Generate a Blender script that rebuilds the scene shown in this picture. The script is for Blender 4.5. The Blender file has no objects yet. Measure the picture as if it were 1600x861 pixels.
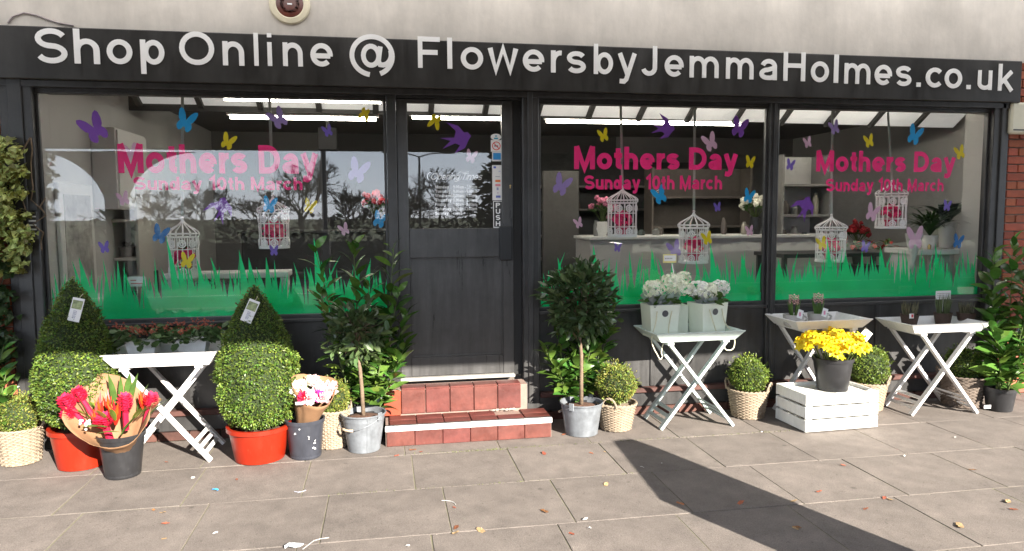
import bpy, bmesh, math, random
from math import sin, cos, pi, radians, sqrt, atan2
from mathutils import Vector, Matrix, noise
V = Vector
RND = random.Random(11)
S = bpy.context.scene
COL = S.collection

# ------------------------------------------------------------------ camera
YAW, PITCH, ROLL, FPX = 0.174411, 0.083945, -0.0062376, 1128.21   # solved from the photograph, lens in pixels of 1600
CAM = V((0, -5.676, 1.68))
FW = V((sin(YAW)*cos(PITCH), cos(YAW)*cos(PITCH), -sin(PITCH)))
_r = V((cos(YAW), -sin(YAW), 0)); _u = _r.cross(FW)
RT = _r*cos(ROLL) + _u*sin(ROLL); UP = -_r*sin(ROLL) + _u*cos(ROLL)
cd = bpy.data.cameras.new('camera'); cam = bpy.data.objects.new('camera', cd); COL.objects.link(cam)
cd.sensor_width = 36; cd.lens = FPX/1600*36; cd.clip_start = .05; cd.clip_end = 2000
m = Matrix((RT, UP, -FW)).transposed().to_4x4(); m.translation = CAM
cam.matrix_world = m; S.camera = cam

# ------------------------------------------------------------------ light
EL, AZ = radians(24), radians(25)                # sun height, and its turn to the right of the shop's axis
TO_SUN = V((sin(AZ)*cos(EL), -cos(AZ)*cos(EL), sin(EL)))
w = bpy.data.worlds.new('World'); S.world = w; w.use_nodes = True
nt = w.node_tree
sk = nt.nodes.new('ShaderNodeTexSky'); sk.sky_type = 'NISHITA'; sk.sun_disc = False
sk.sun_elevation = EL; sk.sun_rotation = atan2(TO_SUN.x, TO_SUN.y)
sk.air_density = 1.0; sk.dust_density = .2; sk.ozone_density = 3.0
# thin even veil of high cloud over the clear sky
wtc = nt.nodes.new('ShaderNodeTexCoord'); wn = nt.nodes.new('ShaderNodeTexNoise'); wn.inputs['Scale'].default_value = 2.2; wn.inputs['Detail'].default_value = 6
nt.links.new(wtc.outputs['Generated'], wn.inputs['Vector'])
wm = nt.nodes.new('ShaderNodeMapRange'); wm.inputs[1].default_value = .3; wm.inputs[2].default_value = .75; wm.inputs[3].default_value = .62; wm.inputs[4].default_value = .9
nt.links.new(wn.outputs['Fac'], wm.inputs[0])
wx = nt.nodes.new('ShaderNodeMix'); wx.data_type = 'RGBA'; wx.inputs[7].default_value = (3.6, 4.1, 5.0, 1)
nt.links.new(wm.outputs[0], wx.inputs[0]); nt.links.new(sk.outputs[0], wx.inputs[6])
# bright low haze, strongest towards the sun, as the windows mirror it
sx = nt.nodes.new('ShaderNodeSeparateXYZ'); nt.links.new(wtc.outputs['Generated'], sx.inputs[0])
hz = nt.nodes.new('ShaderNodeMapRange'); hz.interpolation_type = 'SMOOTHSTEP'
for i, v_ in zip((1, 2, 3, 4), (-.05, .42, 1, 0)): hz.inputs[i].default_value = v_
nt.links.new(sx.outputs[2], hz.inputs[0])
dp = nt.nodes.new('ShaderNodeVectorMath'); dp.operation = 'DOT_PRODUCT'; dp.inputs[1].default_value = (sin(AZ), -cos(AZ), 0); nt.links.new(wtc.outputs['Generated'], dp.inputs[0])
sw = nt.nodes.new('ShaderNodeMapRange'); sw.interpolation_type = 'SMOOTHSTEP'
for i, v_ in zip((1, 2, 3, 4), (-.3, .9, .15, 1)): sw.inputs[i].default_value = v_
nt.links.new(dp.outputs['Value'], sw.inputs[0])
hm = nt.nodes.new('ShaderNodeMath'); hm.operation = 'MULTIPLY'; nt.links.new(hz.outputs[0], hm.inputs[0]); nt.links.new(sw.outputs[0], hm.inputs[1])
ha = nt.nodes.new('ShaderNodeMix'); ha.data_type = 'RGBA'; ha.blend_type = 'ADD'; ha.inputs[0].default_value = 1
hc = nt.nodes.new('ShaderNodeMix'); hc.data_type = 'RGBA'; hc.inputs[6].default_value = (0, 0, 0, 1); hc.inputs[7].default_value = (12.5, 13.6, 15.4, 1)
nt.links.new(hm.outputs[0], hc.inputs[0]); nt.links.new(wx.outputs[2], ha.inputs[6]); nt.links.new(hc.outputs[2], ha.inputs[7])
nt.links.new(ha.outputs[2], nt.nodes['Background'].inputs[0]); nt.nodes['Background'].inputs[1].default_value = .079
sl = bpy.data.lights.new('sun', 'SUN'); sl.energy = 5.0; sl.angle = radians(.5); sl.color = (1, .93, .82)
so = bpy.data.objects.new('sun', sl); COL.objects.link(so); so.rotation_euler = (-TO_SUN).to_track_quat('-Z', 'Y').to_euler(); so.location = (6, -12, 9)
S.view_settings.view_transform = 'Standard'; S.view_settings.look = 'None'
S.view_settings.exposure = 1.9; S.view_settings.gamma = 1
S.render.engine = 'CYCLES'; S.cycles.use_denoising = True
S.cycles.max_bounces = 10; S.cycles.transparent_max_bounces = 16; S.cycles.diffuse_bounces = 5; S.cycles.sample_clamp_indirect = 6; S.cycles.caustics_reflective = False; S.cycles.caustics_refractive = False

# ------------------------------------------------------------------ helpers
def ray(x, y): return FW*FPX + RT*(x-800) + UP*(430.5-y)
def F(x, y, Y=0.0):
    d = ray(x, y); return CAM + d*((Y-CAM.y)/d.y)
def G(x, y, z=0.0):
    d = ray(x, y); return CAM + d*((z-CAM.z)/d.z)

ORG = {}
def tag(o, label=None, cat=None, group=None, kind=None):
    if label: o['label'] = label
    if cat: o['category'] = cat
    if group: o['group'] = group
    if kind: o['kind'] = kind
    return o
def thing(name, label, cat, loc=(0, 0, 0), group=None):
    o = bpy.data.objects.new(name, None); COL.objects.link(o); o.location = loc; ORG[o.name] = V(loc)
    o.empty_display_size = .1
    return tag(o, label, cat, group)
def part_empty(name, parent, label=None):
    o = bpy.data.objects.new(name, None); COL.objects.link(o); o.parent = parent; ORG[o.name] = ORG[parent.name].copy(); o.empty_display_size = .05
    if label: o['label'] = label
    return o

class MB:
    def __init__(s): s.v = []; s.f = []; s.m = []; s.cm = 0
    def add(s, vs, fs):
        b = len(s.v); s.v += [tuple(p) for p in vs]
        for f in fs: s.f.append([b+i for i in f]); s.m.append(s.cm)
        return s
    def box(s, a, b, rot=None, c=None):
        (x0, y0, z0), (x1, y1, z1) = a, b
        vs = [V(p) for p in ((x0,y0,z0),(x1,y0,z0),(x1,y1,z0),(x0,y1,z0),(x0,y0,z1),(x1,y0,z1),(x1,y1,z1),(x0,y1,z1))]
        if rot is not None:
            c = V(c) if c is not None else (V(a)+V(b))/2
            vs = [c + rot @ (p-c) for p in vs]
        return s.add(vs, [(0,3,2,1),(4,5,6,7),(0,1,5,4),(1,2,6,5),(2,3,7,6),(3,0,4,7)])
    def bev(s, a, b, r=.004):
        # box with chamfered edges
        (x0, y0, z0), (x1, y1, z1) = a, b
        bm = bmesh.new(); bmesh.ops.create_cube(bm, size=1)
        for v in bm.verts: v.co = V(((x0+x1)/2+v.co.x*(x1-x0), (y0+y1)/2+v.co.y*(y1-y0), (z0+z1)/2+v.co.z*(z1-z0)))
        bmesh.ops.bevel(bm, geom=bm.edges[:], offset=r, segments=1, affect='EDGES')
        bm.verts.index_update(); s.add([v.co.copy() for v in bm.verts], [[v.index for v in f.verts] for f in bm.faces]); bm.free(); return s
    def bar(s, p, q, w, h, up=(0, 0, 1)):
        p, q = V(p), V(q); d = (q-p).normalized(); sd = d.cross(V(up))
        if sd.length < 1e-4: sd = d.cross(V((0, 1, 0)))
        sd.normalize(); u = sd.cross(d)
        vs = [e + sd*a*w/2 + u*b*h/2 for e in (p, q) for a, b in ((-1,-1),(1,-1),(1,1),(-1,1))]
        return s.add(vs, [(0,3,2,1),(4,5,6,7),(0,1,5,4),(1,2,6,5),(2,3,7,6),(3,0,4,7)])
    def tube(s, pts, r, n=6, closed=False, cap=True):
        pts = [V(p) for p in pts]; N = len(pts); b = len(s.v); nor = None
        for i, p in enumerate(pts):
            a = pts[i-1] if (i or closed) else pts[0]; c = pts[(i+1) % N] if (i < N-1 or closed) else pts[-1]
            d = (c-a).normalized()
            if nor is None:
                nor = d.cross(V((0, 0, 1)))
                if nor.length < .05: nor = d.cross(V((1, 0, 0)))
            nor = (nor - d*nor.dot(d))
            nor = nor.normalized() if nor.length > 1e-6 else d.orthogonal().normalized()
            bi = d.cross(nor); rr = r[i] if isinstance(r, (list, tuple)) else r
            for k in range(n):
                t = 2*pi*k/n; s.v.append(tuple(p + (nor*cos(t) + bi*sin(t))*rr))
        for i in range(N if closed else N-1):
            j = (i+1) % N
            for k in range(n):
                k2 = (k+1) % n
                s.f.append([b+i*n+k, b+i*n+k2, b+j*n+k2, b+j*n+k]); s.m.append(s.cm)
        if cap and not closed:
            s.f.append([b+k for k in range(n)][::-1]); s.m.append(s.cm)
            s.f.append([b+(N-1)*n+k for k in range(n)]); s.m.append(s.cm)
        return s
    def lathe(s, prof, n=32, c=(0, 0, 0), sx=1, sy=1, fn=None):
        c = V(c); b = len(s.v)
        for i, (r, z) in enumerate(prof):
            for k in range(n):
                t = 2*pi*k/n; rr = r*(fn(t, z) if fn else 1)
                s.v.append((c.x+rr*cos(t)*sx, c.y+rr*sin(t)*sy, c.z+z))
        for i in range(len(prof)-1):
            for k in range(n):
                k2 = (k+1) % n; s.f.append([b+i*n+k, b+i*n+k2, b+(i+1)*n+k2, b+(i+1)*n+k]); s.m.append(s.cm)
        for i, flip in ((0, 1), (len(prof)-1, 0)):
            if prof[i][0] > 1e-5:
                f = [b+i*n+k for k in range(n)]; s.f.append(f[::-1] if flip else f); s.m.append(s.cm)
        return s
    def blob(s, c, rad, n=10, rough=.1, seed=0):
        bm = bmesh.new(); bmesh.ops.create_icosphere(bm, subdivisions=2, radius=1)
        rad = V(rad) if not isinstance(rad, (int, float)) else V((rad,)*3); c = V(c)
        for v in bm.verts:
            k = 1 + rough*noise.noise(v.co*2.2 + V((seed*3.7, seed, 1.3)))*2
            v.co = c + V((v.co.x*rad.x, v.co.y*rad.y, v.co.z*rad.z))*k
        bm.verts.index_update(); s.add([v.co.copy() for v in bm.verts], [[v.index for v in f.verts] for f in bm.faces]); bm.free(); return s
    def prism(s, pts, Y0, Y1):
        # outline in XZ extruded along Y
        n = len(pts); b = len(s.v)
        s.v += [(x, Y0, z) for x, z in pts] + [(x, Y1, z) for x, z in pts]
        s.f.append([b+i for i in range(n)]); s.f.append([b+n+i for i in range(n)][::-1])
        s.m += [s.cm]*2
        for i in range(n):
            j = (i+1) % n; s.f.append([b+i, b+n+i, b+n+j, b+j]); s.m.append(s.cm)
        return s
    def xf(s, M, i0=0):
        for i in range(i0, len(s.v)): s.v[i] = tuple(M @ V(s.v[i]))
        return s
    def data(s, name, mats, off=V((0, 0, 0)), smooth=False):
        me = bpy.data.meshes.new(name)
        me.from_pydata([(x-off.x, y-off.y, z-off.z) for x, y, z in s.v], [], s.f)
        for mt in (mats if isinstance(mats, (list, tuple)) else [mats]): me.materials.append(mt)
        if any(s.m): me.polygons.foreach_set('material_index', s.m)
        me.validate(); me.update()
        if smooth is True: me.shade_smooth()
        elif smooth:
            me.shade_smooth(); me.set_sharp_from_angle(angle=radians(smooth))
        return me
    def build(s, name, mats, parent=None, smooth=False, label=None):
        off = ORG[parent.name] if parent else V((0, 0, 0))
        o = bpy.data.objects.new(name, s.data(name, mats, off, smooth)); COL.objects.link(o)
        if parent: o.parent = parent
        ORG[o.name] = off.copy()
        if label: o['label'] = label
        return o

def inst(name, me, parent, mat4, label=None):
    # linked copy at world matrix mat4 (parents carry translation only)
    o = bpy.data.objects.new(name, me); COL.objects.link(o)
    if parent: o.parent = parent; mm = mat4.copy(); mm.translation -= ORG[parent.name]; o.matrix_local = mm
    else: o.matrix_world = mat4
    if label: o['label'] = label
    return o
def TRS(loc, rot=(0, 0, 0), sc=1.0):
    from mathutils import Euler
    s_ = sc if isinstance(sc, (tuple, list)) else (sc, sc, sc)
    return Matrix.LocRotScale(V(loc), Euler(rot), V(s_))
def frame_to(d, up=(0, 0, 1), roll=0.0):
    # rotation whose +X runs along d
    x = V(d).normalized(); y = V(up).cross(x)
    if y.length < 1e-3: y = V((0, 1, 0)).cross(x)
    y.normalize(); z = x.cross(y)
    return Matrix((x, y, z)).transposed() @ Matrix.Rotation(roll, 3, 'X')

# ------------------------------------------------------------------ materials
MATS = {}
def M(name, c, rough=.6, var=.12, sc=6., bump=0., bsc=60., metal=0., island=0., orand=0., trans=0., c2=None, spec=.5, coat=0., alpha=1., hue=.0, det=5.):
    if name in MATS: return MATS[name]
    mt = bpy.data.materials.new(name); mt.use_nodes = True; t = mt.node_tree; N = t.nodes; L = t.links
    P = N['Principled BSDF']; P.inputs['Roughness'].default_value = rough; P.inputs['Metallic'].default_value = metal
    P.inputs['Specular IOR Level'].default_value = spec
    if coat: P.inputs['Coat Weight'].default_value = coat; P.inputs['Coat Roughness'].default_value = .15
    tc = N.new('ShaderNodeTexCoord')
    nz = N.new('ShaderNodeTexNoise'); nz.inputs['Scale'].default_value = sc; nz.inputs['Detail'].default_value = det; nz.inputs['Roughness'].default_value = .65
    L.new(tc.outputs['Object'], nz.inputs['Vector'])
    mx = N.new('ShaderNodeMix'); mx.data_type = 'RGBA'
    lo = tuple(max(0, x*(1-var)) for x in c); hi = tuple(min(1, x*(1+var)) for x in (c2 or c))
    mx.inputs[6].default_value = (*lo, 1); mx.inputs[7].default_value = (*hi, 1)
    mr = N.new('ShaderNodeMapRange'); mr.inputs[1].default_value = .3; mr.inputs[2].default_value = .7
    L.new(nz.outputs['Fac'], mr.inputs[0]); L.new(mr.outputs[0], mx.inputs[0])
    out = mx.outputs[2]
    if island or orand:
        g = N.new('ShaderNodeNewGeometry') if island else N.new('ShaderNodeObjectInfo')
        src = g.outputs['Random Per Island'] if island else g.outputs['Random']
        hs = N.new('ShaderNodeHueSaturation'); k = island or orand
        m1 = N.new('ShaderNodeMapRange'); m1.inputs[3].default_value = 1-k; m1.inputs[4].default_value = 1+k
        L.new(src, m1.inputs[0]); L.new(m1.outputs[0], hs.inputs['Value'])
        if hue:
            wn = N.new('ShaderNodeTexWhiteNoise'); wn.noise_dimensions = '1D'; L.new(src, wn.inputs['W'])
            m2 = N.new('ShaderNodeMapRange'); m2.inputs[3].default_value = .5-hue; m2.inputs[4].default_value = .5+hue
            L.new(wn.outputs['Value'], m2.inputs[0]); L.new(m2.outputs[0], hs.inputs['Hue'])
        L.new(out, hs.inputs['Color']); out = hs.outputs['Color']
    L.new(out, P.inputs['Base Color'])
    if bump:
        nb = N.new('ShaderNodeTexNoise'); nb.inputs['Scale'].default_value = bsc; nb.inputs['Detail'].default_value = 4
        L.new(tc.outputs['Object'], nb.inputs['Vector'])
        bp = N.new('ShaderNodeBump'); bp.inputs['Strength'].default_value = bump; bp.inputs['Distance'].default_value = .01
        L.new(nb.outputs['Fac'], bp.inputs['Height']); L.new(bp.outputs[0], P.inputs['Normal'])
    if trans:
        tr = N.new('ShaderNodeBsdfTranslucent'); L.new(out, tr.inputs['Color'])
        ms = N.new('ShaderNodeMixShader'); ms.inputs[0].default_value = trans
        L.new(P.outputs[0], ms.inputs[1]); L.new(tr.outputs[0], ms.inputs[2]); L.new(ms.outputs[0], N['Material Output'].inputs['Surface'])
    if alpha < 1:
        ta = N.new('ShaderNodeBsdfTransparent'); ms2 = N.new('ShaderNodeMixShader'); ms2.inputs[0].default_value = alpha
        prev = N['Material Output'].inputs['Surface'].links[0].from_socket
        L.new(ta.outputs[0], ms2.inputs[1]); L.new(prev, ms2.inputs[2]); L.new(ms2.outputs[0], N['Material Output'].inputs['Surface'])
    MATS[name] = mt; return mt
def glass_mat():
    mt = bpy.data.materials.new('window_glass'); mt.use_nodes = True; t = mt.node_tree; N = t.nodes; L = t.links
    N.remove(N['Principled BSDF'])
    lw = N.new('ShaderNodeLayerWeight'); lw.inputs[0].default_value = .5
    pw = N.new('ShaderNodeMath'); pw.operation = 'POWER'; pw.inputs[1].default_value = 5; L.new(lw.outputs['Facing'], pw.inputs[0])
    ma = N.new('ShaderNodeMath'); ma.operation = 'MULTIPLY_ADD'; ma.inputs[1].default_value = .9; ma.inputs[2].default_value = .052
    L.new(pw.outputs[0], ma.inputs[0])
    tr = N.new('ShaderNodeBsdfTransparent'); tr.inputs[0].default_value = (.955, .96, .965, 1)
    gl = N.new('ShaderNodeBsdfGlossy'); gl.inputs['Roughness'].default_value = 0.0
    mx = N.new('ShaderNodeMixShader'); L.new(ma.outputs[0], mx.inputs[0]); L.new(tr.outputs[0], mx.inputs[1]); L.new(gl.outputs[0], mx.inputs[2])
    L.new(mx.outputs[0], N['Material Output'].inputs['Surface']); return mt
def emit_mat(name, c, st):
    mt = bpy.data.materials.new(name); mt.use_nodes = True; P = mt.node_tree.nodes['Principled BSDF']
    P.inputs['Base Color'].default_value = (.8, .8, .8, 1); P.inputs['Emission Color'].default_value = (*c, 1); P.inputs['Emission Strength'].default_value = st; return mt

GLASS = glass_mat()
BLACK = M('black_paint', (.036, .035, .035), .38, .35, 3, .06, 90)
BLACK2 = M('black_door_paint', (.054, .053, .053), .33, .35, 2.2, .05, 70)
SIGNB = M('sign_board_black', (.025, .024, .023), .4, .4, 1.6)
WHITEL = M('white_letter', (.92, .92, .91), .35, .03)
WALLW = M('off_white_render', (.60, .555, .50), .6, .2, 1.3, .15, 25)
BRICK = M('red_brick', (.36, .10, .055), .85, .25, 9, .3, 60, orand=.18, hue=.008)
MORTAR = M('mortar', (.34, .29, .25), .9, .15, 20, .3, 80)
SLAB = M('paving_slab', (.172, .147, .131), .9, .2, 5, .35, 130, orand=.07, det=9.)
JOINT = M('joint_grit', (.23, .195, .145), .95, .3, 25, .5, 60, c2=(.15, .15, .09))
TILE = M('quarry_tile', (.118, .030, .023), .5, .34, 7, .12, 40, orand=.10, hue=.004)
def slab_nodes(mt):
    t = mt.node_tree; N = t.nodes; L = t.links; P = N['Principled BSDF']
    base = P.inputs['Base Color'].links[0].from_socket
    geo = N.new('ShaderNodeNewGeometry')
    def noise_(sc, det, lo, hi, a, b, rough=.6):
        n = N.new('ShaderNodeTexNoise'); n.inputs['Scale'].default_value = sc; n.inputs['Detail'].default_value = det; n.inputs['Roughness'].default_value = rough
        L.new(geo.outputs['Position'], n.inputs['Vector']); m_ = N.new('ShaderNodeMapRange')
        for i, v_ in zip((1, 2, 3, 4), (lo, hi, a, b)): m_.inputs[i].default_value = v_
        L.new(n.outputs['Fac'], m_.inputs[0]); return m_.outputs[0]
    def mul(c, f):
        m_ = N.new('ShaderNodeMix'); m_.data_type = 'RGBA'; m_.blend_type = 'MULTIPLY'; m_.inputs[0].default_value = 1; L.new(c, m_.inputs[6]); L.new(f, m_.inputs[7]); return m_.outputs[2]
    c = mul(base, noise_(1.1, 6, .32, .68, .84, 1.12)); c = mul(c, noise_(9, 5, .3, .7, .9, 1.09)); c = mul(c, noise_(160, 2, .3, .7, .72, 1.25))
    vo = N.new('ShaderNodeTexVoronoi'); vo.inputs['Scale'].default_value = 3.2; L.new(geo.outputs['Position'], vo.inputs['Vector'])
    mr = N.new('ShaderNodeMapRange'); mr.inputs[1].default_value = .035; mr.inputs[2].default_value = .075; mr.inputs[3].default_value = .62; mr.inputs[4].default_value = 1; L.new(vo.outputs['Distance'], mr.inputs[0]); c = mul(c, mr.outputs[0])
    v2 = N.new('ShaderNodeTexVoronoi'); v2.inputs['Scale'].default_value = 21; L.new(geo.outputs['Position'], v2.inputs['Vector'])
    m2 = N.new('ShaderNodeMapRange'); m2.inputs[1].default_value = .06; m2.inputs[2].default_value = .14; m2.inputs[3].default_value = .6; m2.inputs[4].default_value = 1; L.new(v2.outputs['Distance'], m2.inputs[0]); c = mul(c, m2.outputs[0])
    L.new(c, P.inputs['Base Color'])
slab_nodes(SLAB)
def streaks(mt, vec, lo, hi, dust=None):
    # rain streaks and dust: noise stretched along the vertical
    t = mt.node_tree; N = t.nodes; L = t.links; P = N['Principled BSDF']; base = P.inputs['Base Color'].links[0].from_socket
    geo = N.new('ShaderNodeNewGeometry'); mp = N.new('ShaderNodeMapping'); mp.inputs['Scale'].default_value = vec; L.new(geo.outputs['Position'], mp.inputs[0])
    n = N.new('ShaderNodeTexNoise'); n.inputs['Scale'].default_value = 1; n.inputs['Detail'].default_value = 7; n.inputs['Roughness'].default_value = .7; L.new(mp.outputs[0], n.inputs['Vector'])
    m_ = N.new('ShaderNodeMapRange'); m_.inputs[1].default_value = .3; m_.inputs[2].default_value = .72; m_.inputs[3].default_value = lo; m_.inputs[4].default_value = hi; L.new(n.outputs['Fac'], m_.inputs[0])
    mx = N.new('ShaderNodeMix'); mx.data_type = 'RGBA'; mx.blend_type = 'MULTIPLY'; mx.inputs[0].default_value = 1; L.new(base, mx.inputs[6]); L.new(m_.outputs[0], mx.inputs[7]); out = mx.outputs[2]
    if dust:
        n2 = N.new('ShaderNodeTexNoise'); n2.inputs['Scale'].default_value = 26; n2.inputs['Detail'].default_value = 9; n2.inputs['Roughness'].default_value = .75; L.new(geo.outputs['Position'], n2.inputs['Vector'])
        m2 = N.new('ShaderNodeMapRange'); m2.inputs[1].default_value = .62; m2.inputs[2].default_value = .74; m2.inputs[3].default_value = 0; m2.inputs[4].default_value = .55; L.new(n2.outputs['Fac'], m2.inputs[0])
        d = N.new('ShaderNodeMix'); d.data_type = 'RGBA'; d.inputs[7].default_value = (*dust, 1); L.new(m2.outputs[0], d.inputs[0]); L.new(out, d.inputs[6]); out = d.outputs[2]
    L.new(out, P.inputs['Base Color'])
    rr = N.new('ShaderNodeMapRange'); rr.inputs[1].default_value = .3; rr.inputs[2].default_value = .7; rr.inputs[3].default_value = P.inputs['Roughness'].default_value*.75; rr.inputs[4].default_value = min(1, P.inputs['Roughness'].default_value*1.35); L.new(n.outputs['Fac'], rr.inputs[0]); L.new(rr.outputs[0], P.inputs['Roughness'])
LEDGE = M('worn_red_ledge', (.075, .03, .024), .7, .35, 9, .2, 40)
GROUT = M('grout', (.26, .18, .15), .9, .15, 12, .2, 60)
ORANGEP = M('orange_painted_tile', (.28, .05, .022), .5, .12, 7)
WHITEP = M('white_paint', (.80, .79, .78), .45, .05, 9, .06, 50)
GREENP = M('pale_green_paint', (.62, .71, .67), .5, .06, 9, .06, 50)
CREAMP = M('cream_white_paint', (.80, .80, .765), .55, .05, 8, .12, 40)
ORPOT = M('orange_plastic', (.29, .018, .005), .35, .05, 5)
BLKPOT = M('black_plastic', (.022, .022, .024), .38, .2, 8)
GREYPOT = M('dark_grey_plastic', (.04, .043, .055), .42, .2, 6)
GALV = M('galvanised_steel', (.19, .205, .225), .5, .2, 14, .05, 40, metal=.25)
SOIL = M('soil', (.11, .055, .035), .95, .4, 30, .8, 60)
WICK = M('pale_wicker', (.30, .235, .17), .7, .2, 25, .2, 90)
WICKD = M('grey_brown_wicker', (.13, .10, .08), .75, .2, 25, .2, 90)
BOXL = M('box_leaf', (.10, .16, .024), .42, .34, 7, island=.55, hue=.03, trans=.2, c2=(.16, .22, .035))
BOXD = M('box_leaf_deep', (.06, .12, .018), .42, .34, 7, island=.55, hue=.03, trans=.18, c2=(.10, .165, .025))
BOXY = M('box_leaf_yellowed', (.17, .19, .035), .5, .34, 7, island=.5, hue=.035, trans=.2, c2=(.24, .23, .05))
CORE_SHADE = M('foliage_core_shade', (.022, .036, .009), .9, .3, 30)  # dark core colour stands in for the shade between the leaves
LAUR = M('laurel_leaf', (.068, .145, .027), .25, .2, 8, orand=.45, hue=.025, trans=.16, c2=(.07, .15, .026))
LAURY = M('laurel_leaf_young', (.13, .2, .035), .3, .2, 8, orand=.3, hue=.02, trans=.2)
BAYL = M('bay_leaf', (.062, .10, .036), .3, .2, 10, island=.45, hue=.02, trans=.12)
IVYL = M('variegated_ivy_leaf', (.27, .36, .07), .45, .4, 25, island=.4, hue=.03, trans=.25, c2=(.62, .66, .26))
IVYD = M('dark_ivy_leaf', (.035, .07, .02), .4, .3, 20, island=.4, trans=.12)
BARK = M('bark', (.17, .12, .08), .9, .3, 20, .5, 60)
STEM = M('green_stem', (.1, .14, .04), .6, .2, 20)
KRAFT = M('brown_kraft_paper', (.28, .155, .08), .75, .08, 10, .15, 25, trans=.12)
PINKF = M('hot_pink_petal', (.72, .025, .09), .45, .2, 20, island=.25, trans=.2)
ORF = M('orange_bract', (.62, .065, .010), .45, .2, 20, island=.3, hue=.02, trans=.2)
PALEP = M('pale_pink_petal', (.78, .42, .42), .55, .15, 20, island=.12, trans=.25, c2=(.85, .72, .72))
WHITEF = M('white_petal', (.80, .78, .70), .55, .05, 20, island=.08, trans=.2)
MAGF = M('magenta_petal', (.62, .05, .36), .5, .15, 20, island=.2, trans=.2)
HYD = M('greenish_white_floret', (.90, .94, .74), .6, .06, 20, island=.12, trans=.25, c2=(.9, .9, .8))
HYDW = M('white_floret', (.9, .9, .86), .6, .06, 20, island=.14, trans=.2)
YEL = M('daffodil_yellow', (.80, .64, .014), .5, .08, 20, orand=.1, trans=.25)
YELC = M('daffodil_trumpet', (.80, .55, .008), .5, .08, 20, orand=.1, trans=.2)
LEAFM = M('mid_green_leaf', (.07, .14, .03), .4, .25, 12, island=.3, trans=.15)
KALF = M('kalanchoe_flower', (.36, .085, .045), .5, .2, 20, island=.35, trans=.1)
KALL = M('kalanchoe_leaf', (.075, .13, .042), .4, .25, 12, island=.3, trans=.1)
PAPERW = M('white_card', (.80, .80, .80), .6, .03)
PALEGR = M('sage_gift_bag', (.80, .83, .70), .6, .05, 6)
ROPE = M('cream_rope', (.70, .66, .48), .8, .1, 60)
TULLE = M('grey_tulle', (.55, .56, .60), .6, .2, 30, alpha=.45)
DARKINK = M('dark_ink', (.05, .05, .06), .6)
CAGEW = M('white_wire', (.92, .92, .91), .4, .04)
RIBBON = M('sage_ribbon', (.36, .42, .36), .6, .1)
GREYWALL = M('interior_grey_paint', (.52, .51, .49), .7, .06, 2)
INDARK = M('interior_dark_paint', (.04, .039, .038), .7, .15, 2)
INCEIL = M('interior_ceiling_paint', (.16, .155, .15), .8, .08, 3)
INFLOOR = M('interior_floor', (.12, .1, .085), .5, .2, 4)
LAMIN = M('white_laminate', (.74, .73, .70), .4, .04)
COUNTERM = M('grey_counter_panel', (.46, .44, .42), .5, .05)
DEC_GREEN = M('green_vinyl', (.010, .84, .28), .4, .03, 3, trans=.45, c2=(.012, .9, .32))
DEC_PINK = M('pink_vinyl', (.95, .03, .24), .45, .03, 3, trans=.2)
DEC = {'purple': M('purple_vinyl', (.26, .08, .52), .45, .04, trans=.12), 'violet': M('violet_vinyl', (.22, .14, .62), .45, .04, trans=.12), 'lilac': M('lilac_vinyl', (.42, .30, .66), .45, .04, trans=.12),
       'pink': M('pale_pink_vinyl', (.78, .50, .66), .45, .04, trans=.12), 'blue': M('blue_vinyl', (.014, .44, .88), .45, .04, trans=.12), 'yellow': M('yellow_vinyl', (.90, .74, .012), .45, .04, trans=.12), 'deep blue': M('deep_blue_vinyl', (.01, .17, .48), .45, .04, trans=.12)}
TUBE = emit_mat('lit_tube', (1, .94, .80), 12.0)

for q in (BLACK, BLACK2): streaks(q, (16, 16, 1.6), .7, 1.4, (.13, .125, .115))
streaks(SIGNB, (7, 7, 1.5), .65, 1.55, (.10, .095, .085)); streaks(WALLW, (5, 5, 1.1), .84, 1.1); streaks(BRICK, (3, 3, 2), .8, 1.15)
for q in (WHITEP, CREAMP, GREENP): streaks(q, (9, 30, 9), .86, 1.04, (.50, .44, .36))
streaks(TILE, (6, 6, 6), .68, 1.22, (.20, .14, .115)); streaks(ORPOT, (8, 8, 3), .8, 1.1, (.32, .10, .05)); streaks(BLKPOT, (8, 8, 3), .7, 1.5, (.10, .095, .085)); streaks(GREYPOT, (8, 8, 3), .75, 1.3, (.11, .10, .09)); streaks(GALV, (11, 11, 2.5), .78, 1.15)

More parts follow.
